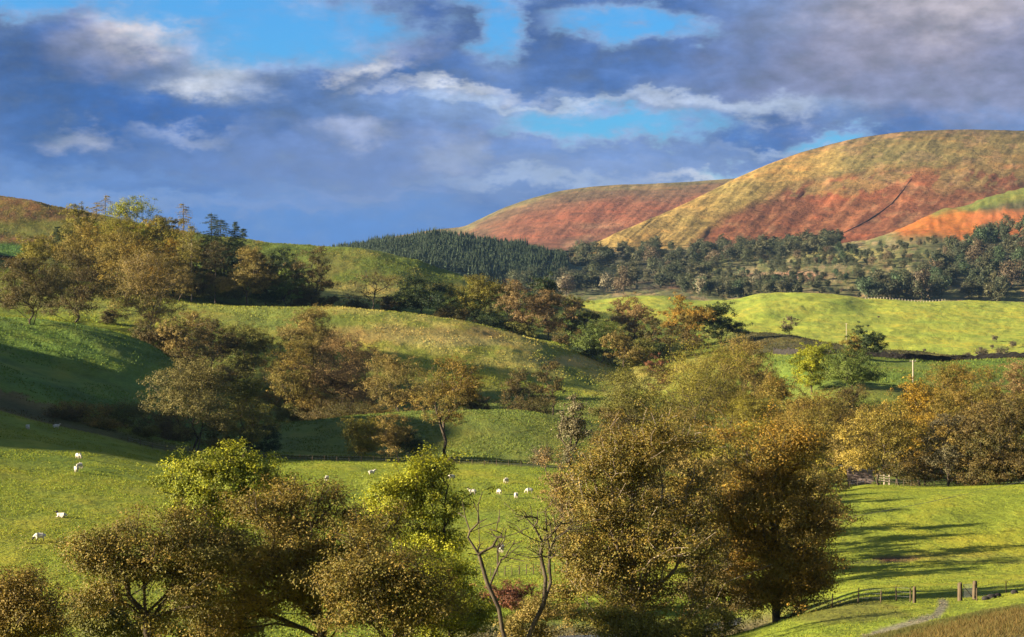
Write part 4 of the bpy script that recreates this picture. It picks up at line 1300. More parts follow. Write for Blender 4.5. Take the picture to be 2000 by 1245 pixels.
# fill trees and scrub that close the woods
def fill(label, group, items, kind='round', pals=('BRN',), dens=1.0, cat='tree'):
    for i, (px_, top_, w_, d_) in enumerate(items):
        mid_tree(label, px_, top_, w_, pals[i % len(pals)], None, d_, kind, dens=dens, group=group, cat=cat)


fill('brown crown packed into the crowded wood above the striped field', 'crowded brown trees of the valley wood',
     [(1560, 800, 120, 365), (1640, 790, 120, 400), (1480, 770, 130, 400), (1760, 815, 110, 350), (1840, 760, 120, 390),
      (1320, 800, 120, 350), (1420, 830, 110, 330), (1230, 800, 120, 370), (1995, 760, 100, 400), (1900, 805, 110, 340), (1570, 860, 110, 320)],
     pals=('BRN', 'GBR', 'GOL', 'DBR'), dens=1.2)
fill('brown tree mostly hidden behind the two great front trees', 'trees hidden behind the great front trees',
     [(1200, 880, 154, 205), (1300, 905, 140, 232), (1395, 885, 140, 258), (1450, 905, 126, 215), (1250, 905, 126, 280), (1500, 930, 112, 195), (1560, 920, 126, 226), (1480, 905, 126, 243), (1595, 945, 98, 205), (1350, 915, 126, 188), (1550, 925, 126, 268), (1590, 925, 112, 290)],
     pals=('BRN', 'DBR', 'GBR'), dens=.35)  # mostly unseen trees placed here to cast the field's shade stripes
fill('dark scrub crowding the bottom of the gully', 'dark gully scrub',
     [(345, 662, 60, 552), (392, 690, 60, 548), (440, 705, 50, 560), (650, 772, 70, 512), (560, 785, 50, 505),
      (740, 790, 70, 505), (820, 785, 50, 510), (600, 800, 60, 506), (700, 800, 80, 509), (905, 792, 44, 520), (470, 690, 60, 575)], 'bush', ('DBR', 'OLV', 'GBR'), 1.1, 'bush')  # a few bushes added beneath the trees to deepen the gully shadows
fill('dark undergrowth beneath the hill wood', 'undergrowth of the hill wood',
     [(590, 560, 70, 770), (520, 560, 70, 770), (450, 540, 80, 780), (400, 530, 80, 790), (345, 520, 70, 780), (290, 520, 70, 770), (200, 520, 90, 770), (240, 560, 80, 740), (120, 510, 80, 780), (628, 575, 40, 765)],
     'bush', ('DBR', 'DGR', 'OLV'), 1.2, 'bush')
fill('olive tree closing the crown of the hill wood', 'inner trees of the hill wood',
     [(230, 425, 90, 800), (292, 425, 80, 805), (340, 450, 60, 780), (140, 440, 80, 800), (205, 455, 80, 785), (385, 460, 60, 805), (445, 468, 60, 800), (500, 490, 60, 810), (350, 500, 60, 745)],
     'round', ('GOL', 'LRC', 'GOL', 'OLV', 'GLD', 'DBR', 'DGR', 'DBR', 'GBR'), 1.2)
fill('dark scrub under the row of trees above the spur', 'scrub under the spur trees',
     [(890, 590, 70, 780), (960, 600, 70, 775), (1020, 620, 60, 770), (1110, 640, 50, 765), (1150, 668, 70, 740), (1240, 690, 60, 730), (1210, 640, 60, 770), (1310, 660, 70, 735), (1260, 650, 60, 750), (700, 580, 60, 785)],
     'bush', ('DBR', 'DGR', 'OLV'), 1.1, 'bush')
fill('brown bush in the hedge along the far side of the sheep meadow', 'hedge bushes above the meadow',
     [(130, 798, 60, 398), (205, 815, 70, 398), (275, 825, 70, 402), (345, 838, 60, 408), (420, 850, 70, 412), (450, 862, 60, 408)],
     'bush', ('DBR', 'BRN', 'OLV'), 1.1, 'bush')

# ------------------------------------------------------------------ far woods: individual trees sharing a few meshes
FAR_V, FAR_F, FAR_T = [], [], []


def far_proto(seed, n, W, H, leaf):
    rng = np.random.default_rng(seed)
    ells = [(0, 0, H * .52, W * .40, W * .40, H * .42)]
    for i in range(6):
        ells.append((W * rng.uniform(-.3, .3), W * rng.uniform(-.3, .3), H * rng.uniform(.35, .82), W * .22, W * .22, H * .16))
    P = ell_points(rng, ells, n, .38, seed)
    v, f, t = leaves(rng, P, 12, W * .065, leaf, .7, .6, None, .8)
    k = 5
    a = np.arange(k) * 2 * math.pi / k
    tv = np.concatenate([np.column_stack([.35 * np.cos(a), .35 * np.sin(a), np.full(k, -1.)]), np.column_stack([.2 * np.cos(a), .2 * np.sin(a), np.full(k, H * .6)])])
    tf = np.array([[i, (i + 1) % k, k + (i + 1) % k, k + i] for i in range(k)])
    tt = np.zeros((2 * k, 3))
    return mesh_from('broadleaf_tree', np.concatenate([v, tv]), [f, tf + len(v)], False, {'tint': np.concatenate([t, tt])}, M_LEAF)


FARP = [far_proto(100 + i, 130, 12 + (i % 3) * 1.5, 15 + (i % 4), .85) for i in range(6)]


def far_wood(label, group, n, place, pals, smin, smax, seed, name='broadleaf_tree', cat='tree', mass=False):
    rng = np.random.default_rng(seed)
    done, tries = 0, 0
    used = []
    while done < n and tries < n * 60:
        tries += 1
        px_, d_ = place(rng)
        x_, y_ = d_ * (px_ - CX) / F, d_
        sc = rng.uniform(smin, smax)
        if any((x_ - a) ** 2 + (y_ - b) ** 2 < (4.0 * (sc + c)) ** 2 * .38 for a, b, c in used):
            continue
        used.append((x_, y_, sc))
        z_ = GS.z_at(px_, d_)
        if mass:
            me = FARP[rng.integers(len(FARP))]
            k = len(me.vertices)
            co = np.empty(k * 3, np.float32); me.vertices.foreach_get('co', co); co = co.reshape(-1, 3)
            tt = np.empty(k * 4, np.float32); me.attributes['tint'].data.foreach_get('color', tt); tt = tt.reshape(-1, 4)[:, :3].copy()
            a = rng.uniform(0, 6.28)
            R = np.array([[math.cos(a), -math.sin(a), 0], [math.sin(a), math.cos(a), 0], [0, 0, 1]])
            tt[:, 1] = np.clip(.6 * tt[:, 1] + rng.uniform(-.2, .6), 0, 1)
            tt[:, 0] = np.clip(tt[:, 0] + rng.normal(0, .12), 0, 1)
            FAR_V.append((co @ R.T) * sc + np.array([x_, y_, z_ - .3])); FAR_T.append(tt)
            done += 1
            continue
        o = link(name, FARP[rng.integers(len(FARP))], None, (x_, y_, z_ - .3))
        o.rotation_euler = (0, 0, rng.uniform(0, 6.28))
        o.scale = (sc * rng.uniform(.85, 1.2), sc * rng.uniform(.85, 1.2), sc * rng.uniform(.85, 1.15))
        p = pals[rng.integers(len(pals))]
        c = np.array(p[0]) * rng.uniform(.75, 1.25)
        o.color = (*c, 1)
        o['second_colour'] = tuple(np.array(p[1]) * rng.uniform(.8, 1.2))
        tag(o, label, cat, group)
        done += 1
    print(group, done)


C_DK = ((.050, .065, .030), (.075, .075, .035)); C_OL = ((.095, .100, .042), (.070, .080, .034))
C_BR = ((.150, .105, .055), (.110, .085, .045)); C_GR = ((.075, .110, .045), (.060, .085, .036)); C_PL = ((.240, .200, .110), (.160, .140, .080))


def pl_main(r):
    px_ = r.uniform(1000, 1650)
    lo = np.interp(px_, [1000, 1330, 1420, 1650], [2120, 2200, 2520, 2620])
    return px_, r.uniform(lo, 2800)


far_wood('dark broadleaf tree of the shaded wood at the foot of the red hill', 'wood under the red hill', 70, pl_main, [C_DK, C_DK, C_OL, C_OL, C_DK, C_BR], 1.1, 1.7, 5)
far_wood('pale autumn tree at the front edge of the shaded wood', 'pale trees at the edge of the far wood', 9,
         lambda r: (r.choice([1005, 1018, 1052, 1100, 1108, 1180, 1212, 1240, 1030]) + r.uniform(-8, 8), r.uniform(2060, 2180)), [C_PL, C_PL, C_BR], 1.1, 1.6, 6)
far_wood('grey-green tree in the belt behind the bright field', 'belt of grey-green trees', 24,
         lambda r: (r.uniform(1330, 1520), r.uniform(2010, 2200)), [C_GR, C_OL, C_PL], 1.0, 1.45, 7)
far_wood('mixed green and russet tree of the wood on the right valley side', 'wood on the right valley side', 60,
         lambda r: ((lambda p: (p, r.uniform(2030, np.interp(p, [1690, 1800, 1880, 1960, 2080], [2060, 2150, 2500, 2720, 2760]))))(1690 + 400 * r.random() ** .75)), [C_GR, C_DK, C_OL, C_BR, C_GR], 1.15, 1.9, 8)
far_wood('scrubby young tree dotted over the rough clearing', 'scrub of the rough clearing', 60,
         lambda r: (r.uniform(1440, 1860), r.uniform(2060, 2600)), [C_GR, C_OL, C_DK, C_BR], .4, .95, 9, 'scrub_tree')
far_wood('', 'mass a', 170, pl_main, [C_DK], 1.0, 1.6, 15, mass=True)
far_wood('', 'mass b', 90, lambda r: ((lambda p: (p, r.uniform(2030, np.interp(p, [1690, 1800, 1880, 1960, 2080], [2060, 2150, 2500, 2720, 2760]))))(1690 + 400 * r.random() ** .75)), [C_GR], 1.0, 1.6, 16, mass=True)
far_wood('', 'mass c', 200, lambda r: (r.uniform(1400, 1860), r.uniform(2040, 2620)), [C_GR], .35, .8, 17, mass=True)
far_wood('', 'mass d', 40, lambda r: (r.uniform(1330, 1560), r.uniform(2010, 2180)), [C_GR], .8, 1.2, 18, mass=True)
FV = np.concatenate(FAR_V); FT = np.concatenate(FAR_T)
nv = [len(v) for v in FAR_V]
o = link('distant_woodland', mesh_from('distant_woodland', FV, np.arange(len(FV) // 4 * 4).reshape(-1, 4), False, {'tint': FT}, M_LEAF))
o.color = (.055, .068, .032, 1); o['second_colour'] = (.105, .098, .044)
tag(o, 'hazy mass of small woodland trees across the far side of the valley', 'woodland', None, 'stuff')
for px_, d_, sc, lab in [(1943, 1440, .45, 'grey thorn bush in the bright field near the right edge, upper one'), (1978, 1400, .5, 'grey thorn bush at the right edge of the bright field'),
                         (1915, 1370, .28, 'small thorn bush low in the bright field, beside a pair'), (1938, 1385, .3, 'small thorn bush right of the smaller one in the bright field'),
                         (1716, 1640, .22, 'tiny dark bush in a fold of the bright field'), (1806, 1360, .25, 'small dark bush at the foot of the bright field'),
                         (1920, 1180, .75, 'brown bush rising behind the right end of the ridge wall'), (1958, 1200, .7, 'grey-brown bush behind the ridge wall nearest the right edge'), (1890, 1220, .5, 'low brown bush behind the dip of the ridge wall')]:
    o = link('thorn_bush', FARP[int(px_) % 6], None, tuple(GS.point(px_, d_, -.3)))
    o.scale = (sc, sc, sc * .8)
    o.color = (.13, .10, .055, 1); o['second_colour'] = (.10, .085, .05)
    tag(o, lab, 'bush', 'thorn bushes of the far fields')

# conifer plantation: one dense mass of spires
rng = np.random.default_rng(77)
pv, pf, pt = [], [], []
base_n = 0
spots = []
for _ in range(8200):
    px_ = rng.uniform(470, 1110); t_ = rng.uniform(.55, 6.2)
    spots.append((px_, t_))
for px_, t_ in spots:
    D_, Z_ = HILL_FOREST.column(px_)
    d_ = float(np.interp(t_, HILL_FOREST.t, D_)); z_ = float(np.interp(t_, HILL_FOREST.t, Z_))
    edge = np.interp(px_, [700, 760, 800, 900, 1000, 1110], [.2, .45, .75, .7, .5, .3])
    if t_ < edge + .25 * vnoise(np.array([px_ / 25]), np.array([3.]), 5)[0]:
        continue
    h = .8 * rng.uniform(6.5, 14.5) * (.75 + .5 * vnoise(np.array([px_ / 16.]), np.array([t_ * 4.]), 9)[0]) * (1.25 if t_ > 4.4 and 720 < px_ < 1030 else .95)
    w_ = h * rng.uniform(.20, .28)
    n = 34
    f_ = rng.uniform(.06, 1, n) ** .8
    a = rng.uniform(0, 6.283, n)
    R = w_ * (1.03 - f_)
    c = np.column_stack([R * np.cos(a) * .6, R * np.sin(a) * .6, f_ * h * .96])
    tip = np.column_stack([R * np.cos(a) * 1.25, R * np.sin(a) * 1.25, f_ * h - .35 * R - .2])
    sd = np.column_stack([-np.sin(a), np.cos(a), np.zeros(n)]) * (R * .55 + .12)[:, None]
    top = c * np.array([.2, .2, 1]) + np.array([0, 0, h * .10])
    v = np.stack([top, c * .7 + np.array([0, 0, .0]) + sd - np.array([0, 0, .3]), tip, c * .7 - sd - np.array([0, 0, .3])], 1)
    v += np.array([d_ * (px_ - CX) / F, d_, z_])
    pv.append(v.reshape(-1, 3))
    tt = np.zeros((n, 3)); tt[:, 0] = np.clip(rng.normal(.42, .14, n) + rng.normal(0, .12), 0, 1); tt[:, 1] = rng.uniform(0, 1)
    pt.append(np.repeat(tt, 4, 0))
pv = np.concatenate(pv); pt = np.concatenate(pt)
pl = link('conifer_plantation', mesh_from('conifer_plantation', pv, np.arange(len(pv)).reshape(-1, 4), False, {'tint': pt}, M_NEEDLE))
pl.color = (.040, .062, .030, 1); pl['second_colour'] = (.062, .088, .042)
tag(pl, 'dense dark green conifer plantation on the hill left of the red hills', 'plantation', None, 'stuff')

# ------------------------------------------------------------------ walls
def box_mesh(parts):
    """list of (centre, half sizes, rotz) -> verts, faces"""
    vs, fs = [], []
    q = np.array([[-1, -1, -1], [1, -1, -1], [1, 1, -1], [-1, 1, -1], [-1, -1, 1], [1, -1, 1], [1, 1, 1], [-1, 1, 1]], float)
    fq = np.array([[0, 3, 2, 1], [4, 5, 6, 7], [0, 1, 5, 4], [1, 2, 6, 5], [2, 3, 7, 6], [3, 0, 4, 7]])
    for i, (c, h, rz) in enumerate(parts):
        p = q * np.array(h)
        cs, sn = math.cos(rz), math.sin(rz)
        p = np.column_stack([p[:, 0] * cs - p[:, 1] * sn, p[:, 0] * sn + p[:, 1] * cs, p[:, 2]]) + np.array(c)
        vs.append(p); fs.append(fq + 8 * i)
    return np.concatenate(vs), np.concatenate(fs)


def ribbon_wall(name, label, pts, h, th, seed, mat=None, step=1.2):
    """a dry stone wall following ground points, its top and faces uneven"""
    rng = np.random.default_rng(seed)
    pts = [np.array(p) for p in pts]
    out = [pts[0]]
    for a, b in zip(pts[:-1], pts[1:]):
        k = max(1, int(np.linalg.norm((b - a)[:2]) / step))
        for j in range(1, k + 1):
            out.append(a + (b - a) * j / k)
    out = np.array(out)
    n = len(out)
    tg = np.gradient(out, axis=0); tg[:, 2] = 0
    tg /= np.linalg.norm(tg, axis=1, keepdims=True) + 1e-9
    nr = np.column_stack([-tg[:, 1], tg[:, 0], np.zeros(n)])
    vs = []
    prof = [(-.5, -.6), (-.5, .0), (-.42, .5), (-.34, .88), (-.22, 1.0), (.22, 1.0), (.34, .88), (.42, .5), (.5, .0), (.5, -.6)]
    hh = h * (1 + rng.normal(0, .10, n))
    for u, w in prof:
        jit = rng.normal(0, .07, n) * th
        vs.append(out + nr * (u * th + jit)[:, None] + np.array([0, 0, 1.0]) * (hh * w if w > 0 else np.full(n, w))[:, None])
    vs = np.stack(vs, 1).reshape(-1, 3)
    m = len(prof)
    i = np.arange(n - 1)[:, None] * m + np.arange(m - 1)[None, :]
    f = np.stack([i, i + m, i + m + 1, i + 1], -1).reshape(-1, 4)
    return tag(link(name, mesh_from(name, vs, f, False, None, mat or M_STONE)), label, 'wall')


def at_t(px_, t_):
    D_, Z_ = GS.column(px_)
    d_ = float(np.interp(t_, GS.t, D_))
    return d_


ribbon_wall('dry_stone_wall', 'long dark dry stone wall winding below the ridge at right', [GS.point(p, at_t(p, 15)) for p in range(1512, 2120, 8)], 1.75, .8, 3)
pts = []
for p, q in [(1780, 350), (1764, 372), (1742, 398), (1718, 416), (1690, 434), (1655, 452), (1620, 468), (1598, 478)]:
    d_ = HILL_MAIN.hit(p, q)
    if d_:
        pts.append(HILL_MAIN.point(p, d_))
ribbon_wall('hillside_wall', 'thin dark wall line slanting down the red hill', pts, .8, .9, 4, None, 9)
pts = [HILL_MAIN.point(p, float(np.interp(5, HILL_MAIN.t, HILL_MAIN.column(p)[0]))) for p in range(1540, 2060, 12)]
ribbon_wall('skyline_wall', 'thin dark wall running along the skyline of the red hill', pts, 1.3, 1.0, 5, None, 12)
pts = [GS.point(p, at_t(p, 14.9)) for p in range(-80, 120, 10)]
ribbon_wall('hill_pasture_wall', 'short dark wall below the small green pasture at far left', [GS.point(p, GS.hit(p, 508 + .04 * p) or 780) for p in range(-70, 62, 8)], 1.7, .8, 6)

# ------------------------------------------------------------------ fences, posts, gate
def post_mesh(h, r, seed, k=7, taper=.85, lean=0):
    rng = np.random.default_rng(seed)
    a = np.arange(k) * 2 * math.pi / k
    rs = [r, r * .97, r * taper, r * taper * .55]
    zs = [-.35, h * .4, h * .95, h]
    v = []
    for rr, z in zip(rs, zs):
        v.append(np.column_stack([rr * np.cos(a) * (1 + rng.normal(0, .07, k)) + lean * z, rr * np.sin(a), np.full(k, z) + rng.normal(0, .01, k)]))
    v.append(np.array([[lean * h, 0, h + .01]]))
    v = np.concatenate(v)
    f = np.array([[i * k + j, i * k + (j + 1) % k, (i + 1) * k + (j + 1) % k, (i + 1) * k + j] for i in range(3) for j in range(k)])
    t = np.array([[3 * k + j, 3 * k + (j + 1) % k, 4 * k] for j in range(k)])
    return v, [f, t]


def wire_mesh(pts, r, k=4):
    pts = np.array(pts)
    V = pts; par = np.arange(len(pts)) - 1
    return tubes(V, par, np.full(len(pts), r), 0)


def fence(label, posts, h, r, mat=M_POST, heights=(.35, .65, .95), wires=True, wr=.006, name='wire_fence'):
    """posts: list of (px, d)"""
    P = [GS.point(px_, d_) for px_, d_ in posts]
    root = link(name, None, None, tuple(P[0]))
    tag(root, label, 'fence')
    rg = random.Random(len(posts))
    for i, p in enumerate(P[:100]):
        v, f = post_mesh(h * rg.uniform(.88, 1.1), r * rg.uniform(.85, 1.15), i, lean=rg.uniform(-.06, .06))
        link('post', mesh_from('post', v, f, False, None, mat), root, tuple(p - P[0]))
    if wires:
        for hh in heights:
            v, f = wire_mesh([p - P[0] + Vector((0, 0, h * hh)) for p in P], wr)
            link('wire', mesh_from('wire', v, f, False, None, M_WIRE), root)
    return root


def hitp(px_, py_):
    return (px_, GS.hit(px_, py_) or 200.0)


fence('sagging wire fence of thin dark posts left of the gate posts', [hitp(1625, 1188), hitp(1676, 1178), hitp(1720, 1178), hitp(1751, 1174), hitp(1778, 1176)], 1.0, .05)
fence('wire fence with one leaning post right of the gate', [hitp(1908, 1174), hitp(1965, 1158), hitp(2020, 1150), hitp(2080, 1142)], .95, .05)
v, f = post_mesh(1.15, .13, 3)
o = link('gate_post', mesh_from('gate_post', v, f, False, None, M_POST), None, tuple(GS.point(*hitp(1786, 1178))))
tag(o, 'stout single wooden post left of the gate', 'post')
gl, gr = GS.point(*hitp(1875, 1174)), GS.point(*hitp(1904, 1171))
g = tag(link('field_gate', None, None, tuple(gl)), 'small wire mesh gate between two thick wooden posts', 'gate')
for p, hh in ((gl, 1.28), (gr, 1.30)):
    v, f = post_mesh(hh, .17, int(p.x * 10), 8, .9)
    link('gate_post', mesh_from('gate_post', v, f, False, None, M_POST), g, tuple(p - gl))
dv = gr - gl
bars = []
for i in range(9):
    s_ = .22 + .56 * i / 8
    bars.append([dv * s_ + Vector((0, 0, .2)), dv * s_ + Vector((0, 0, 1.12))])
mv, mf, off = [], [], 0
for b in bars + [[dv * .2 + Vector((0, 0, z)), dv * .8 + Vector((0, 0, z))] for z in (.2, .5, .8, 1.12)]:
    v, f = wire_mesh(b, .012)
    mv.append(v); mf.append(f + off); off += len(v)
link('mesh_panel', mesh_from('mesh_panel', np.concatenate(mv), np.concatenate(mf), False, None, M_WIRE), g)
v, f = wire_mesh([dv * .2 + Vector((0, 0, 1.05)), dv * .8 + Vector((0, 0, .22))], .03)
link('brace', mesh_from('brace', v, f, False, None, M_POST), g)
# tumbled stones beside the gate
rng = np.random.default_rng(12)
for i, (px_, py_, s_, lab) in enumerate([(1926, 1172, .30, 'grey stone nearest the gate in the tumbled wall'), (1937, 1169, .36, 'pale grey stone in the middle of the tumbled wall'), (1948, 1166, .30, 'mossy stone left of the leaning fence post'), (1981, 1160, .28, 'small stone right of the leaning fence post')]):
    v = rng.normal(size=(40, 3)); v /= np.linalg.norm(v, axis=1, keepdims=True)
    import bmesh
    bm = bmesh.new()
    bmesh.ops.create_icosphere(bm, subdivisions=2, radius=s_)
    for q in bm.verts:
        q.co *= 1 + .35 * (vnoise(np.array([q.co.x * 5 + 9 + i]), np.array([q.co.z * 5 + q.co.y * 4 + 9]), 3)[0] - .5)
        q.co.z *= .65
    me = bpy.data.meshes.new('wall_stone'); bm.to_mesh(me); bm.free(); me.materials.append(M_STONE)
    o = link('wall_stone', me, None, tuple(GS.point(*hitp(px_, py_), .08)))
    tag(o, lab, 'stone')
fence('fence of small posts along the hedge above the sheep meadow', [(p, at_t(p, 7.93)) for p in range(250, 1120, 24)], 1.1, .06, M_POST, (.5, .9), True, .008)
fence('fence of small posts along the wooded top of the striped field', [(p, at_t(p, 8.08)) for p in range(1660, 2080, 15)], 1.0, .05, M_POST, (.5, .9), True, .008)
fence('short fence at the foot of the sheep meadow seen between the bare trunks', [(p, GS.hit(p, 1128 - .06 * (p - 930)) or 205) for p in range(930, 1110, 14)], 1.0, .05, M_POST, (.4, .7, .95), True, .008)
fence('far pale fence along the top of the bright field', [(p, at_t(p, 21.0)) for p in range(1690, 1850, 6)], 1.7, .22, M_PALEWOOD, (.9,), True, .04)

# ------------------------------------------------------------------ old bridge with its rails
d_ = 322.0
s_ = d_ / F
br = tag(link('stone_bridge', None, None, tuple(GS.point(1680, d_))), 'old grey stone bridge abutment with a pale top rail beside the striped field', 'bridge')
O = Vector(br.location)


def pxp(px_, py_, dd=d_):
    return Vector((dd * (px_ - CX) / F, dd, dd * (HY - py_) / F)) - O


rngb = np.random.default_rng(4)
stones = []
for r_ in range(6):
    y_ = 914 + r_ * 5.4
    x_ = 1654 + 2 * (r_ % 2)
    while x_ < 1700:
        wpx = rngb.uniform(6, 11)
        c = pxp(x_ + wpx / 2, y_ + 2.7 + (x_ - 1654) * .12)
        stones.append(((c.x, c.y + rngb.normal(0, .03), c.z), (wpx * s_ * .48, .35, 5.2 * s_ * .48), 0))
        x_ += wpx
v, f = box_mesh(stones)
link('parapet', mesh_from('parapet', v, f, False, None, mat_plain('pinkish_stone', (.30, .22, .19), (.14, .10, .09), 1.2, .9, .8)), br)
v, f = wire_mesh([pxp(1634, 909), pxp(1668, 914), pxp(1698, 920)], .10, 5)
link('rail', mesh_from('rail', v, f, False, None, M_PALEWOOD), br)
v, f = wire_mesh([pxp(1697, 942), pxp(1697, 916)], .09, 5)
link('post', mesh_from('post', v, f, False, None, M_PALEWOOD), br)
tf_ = tag(link('timber_fence', None, None, tuple(GS.point(1727, 318))), 'pale timber rail fence end right of the stone bridge', 'fence')
O = Vector(tf_.location)
for px_ in (1714, 1727, 1737):
    v, f = wire_mesh([pxp(px_, 948, 318), pxp(px_, 926 + .1 * (px_ - 1712), 318)], .10, 5)
    link('post', mesh_from('post', v, f, False, None, M_PALEWOOD), tf_)
for k_ in range(3):
    v, f = wire_mesh([pxp(1712, 928 + 4.6 * k_, 317.8), pxp(1738, 932 + 4.6 * k_, 317.8)], .07, 4)
    link('rail', mesh_from('rail', v, f, False, None, M_PALEWOOD), tf_)

# ------------------------------------------------------------------ utility poles and wires
def pole(label, px_, d_, top_py, mat=None):
    p = GS.point(px_, d_)
    h = d_ * (HY - top_py) / F - p.z
    r_ = tag(link('utility_pole', None, None, tuple(p)), label, 'utility pole')
    v, f = wire_mesh([(0, 0, -.4), (0.02, 0, h * .5), (0, 0, h)], .15, 8)
    link('pole', mesh_from('pole', v, f, False, None, mat or M_PALEWOOD), r_)
    v, f = box_mesh([((0, 0, h - .25), (.85, .07, .07), 0)])
    link('crossarm', mesh_from('crossarm', v, f, False, None, M_PALEWOOD), r_)
    for x_ in (-.75, 0, .75):
        v, f = wire_mesh([(x_, 0, h - .2), (x_, 0, h + .14)], .05, 6)
        link('insulator', mesh_from('insulator', v, f, False, None, M_WIRE), r_)
    return p, h


pole('pale wooden utility pole standing in the shaded field below the wall', 1783, 560, 704)
pole('tiny far utility pole at the foot of the bright fields', 1653, 1330, 632)
M_CABLE = mat_plain('dull_cable', (.10, .10, .09), (.06, .06, .055), 20, .7, .1)
pA, hA = pole('wooden utility pole mostly hidden among the front trees', 1215, 156, 1080, M_POST)
pB, hB = pole('wooden utility pole beyond the right edge of the striped field', 2150, 175, 905)
pwr = tag(link('power_line', None, None, tuple(pA)), 'three thin power wires crossing before the orange-brown tree', 'power line')
for x_ in (-.75, 0, .75):
    a, b = pA + Vector((x_, 0, hA + .12)), pB + Vector((x_ * .3, x_, hB + .12))
    pp = []
    for i in range(33):
        u = i / 32
        q = a.lerp(b, u) - pA
        q.z -= 4 * .7 * u * (1 - u)
        pp.append(q)
    v, f = wire_mesh(pp, .007)
    link('wire', mesh_from('wire', v, f, False, None, M_CABLE), pwr)

# ------------------------------------------------------------------ sheep
def sheep_mesh(pose, face):
    bz = .64 if pose != 'lie' else .36
    vt = [(-.02, 0, bz, .30, .29)]
    ed = []

    def add(p, r, frm):
        vt.append((*p, r, r)); ed.append((frm, len(vt) - 1)); return len(vt) - 1
    ch = add((.28, 0, bz), .28, 0); sh = add((.46, 0, bz + .06), .20, ch)
    ru = add((-.32, 0, bz - .01), .29, 0); ta = add((-.54, 0, bz + .02), .15, ru); add((-.62, 0, bz - .2), .035, ta)
    if pose == 'graze':
        nk = add((.62, 0, bz - .10), .13, sh); hd = add((.76, 0, .30), .10, nk); mz = add((.84, 0, .13), .055, hd)
    elif pose == 'stand':
        nk = add((.60, 0, bz + .22), .14, sh); hd = add((.72, 0, bz + .36), .105, nk); mz = add((.90, 0, bz + .28), .055, hd)
    else:
        nk = add((.56, 0, bz + .22), .14, sh); hd = add((.66, .02, bz + .38), .105, nk); mz = add((.84, .05, bz + .32), .055, hd)
    for s in (-1, 1):
        add((vt[hd][0] - .04, s * .19, vt[hd][2] + .05), .028, hd)
    for frm, x in ((ch, .32), (ru, -.36)):
        for s in (-1, 1):
            if pose == 'lie':
                a = add((x + .12, s * .26, .16), .08, frm); add((x + .34, s * .30, .06), .045, a)
            else:
                a = add((x, s * .16, .40), .085, frm)
                k = add((x + (.03 if x > 0 else -.05), s * .16, .22), .045, a)
                add((x + (.0 if x > 0 else .0), s * .16, .02), .045, k)
    me = bpy.data.meshes.new('sheep')
    me.from_pydata([v[:3] for v in vt], ed, [])
    o = bpy.data.objects.new('sheep_draft', me); COL.objects.link(o)
    sk = o.modifiers.new('s', 'SKIN'); sk.use_smooth_shade = True
    sb = o.modifiers.new('b', 'SUBSURF'); sb.levels = 2; sb.render_levels = 2
    for i, v in enumerate(vt):
        me.skin_vertices[0].data[i].radius = (v[3], v[4])
    me.skin_vertices[0].data[0].use_root = True
    dg = bpy.context.evaluated_depsgraph_get(); dg.update()
    m2 = bpy.data.meshes.new_from_object(o.evaluated_get(dg))
    bpy.data.objects.remove(o)
    n = len(m2.vertices)
    co = np.empty(n * 3, np.float32); m2.vertices.foreach_get('co', co); co = co.reshape(-1, 3)
    hx = np.array(vt[hd][:3])
    isf = np.linalg.norm((co - hx) * np.array([.8, .8, .8]), axis=1) < .19
    isf |= (co[:, 2] < .26) & (pose != 'lie')
    fl = np.array([.52, .47, .38]) * (.85 + .3 * vnoise(co[:, 0] * 14, co[:, 2] * 14 + co[:, 1] * 9, 3))[:, None]
    cc = np.where(isf[:, None], np.array(face)[None], fl)
    # a woolly unevenness on the fleece
    nrm = np.empty(n * 3, np.float32); m2.vertices.foreach_get('normal', nrm); nrm = nrm.reshape(-1, 3)
    co2 = co + nrm * ((vnoise(co[:, 0] * 16 + 5, co[:, 2] * 16 + co[:, 1] * 12 + 5, 8) - .5) * .05 * (~isf))[:, None]
    m2.vertices.foreach_set('co', co2.astype(np.float32).ravel())
    a = m2.attributes.new('col', 'FLOAT_COLOR', 'POINT')
    v4 = np.ones((n, 4), np.float32); v4[:, :3] = cc
    a.data.foreach_set('color', v4.ravel())
    m2.materials.clear(); m2.materials.append(M_FLEECE)
    m2.name = 'sheep'
    return m2


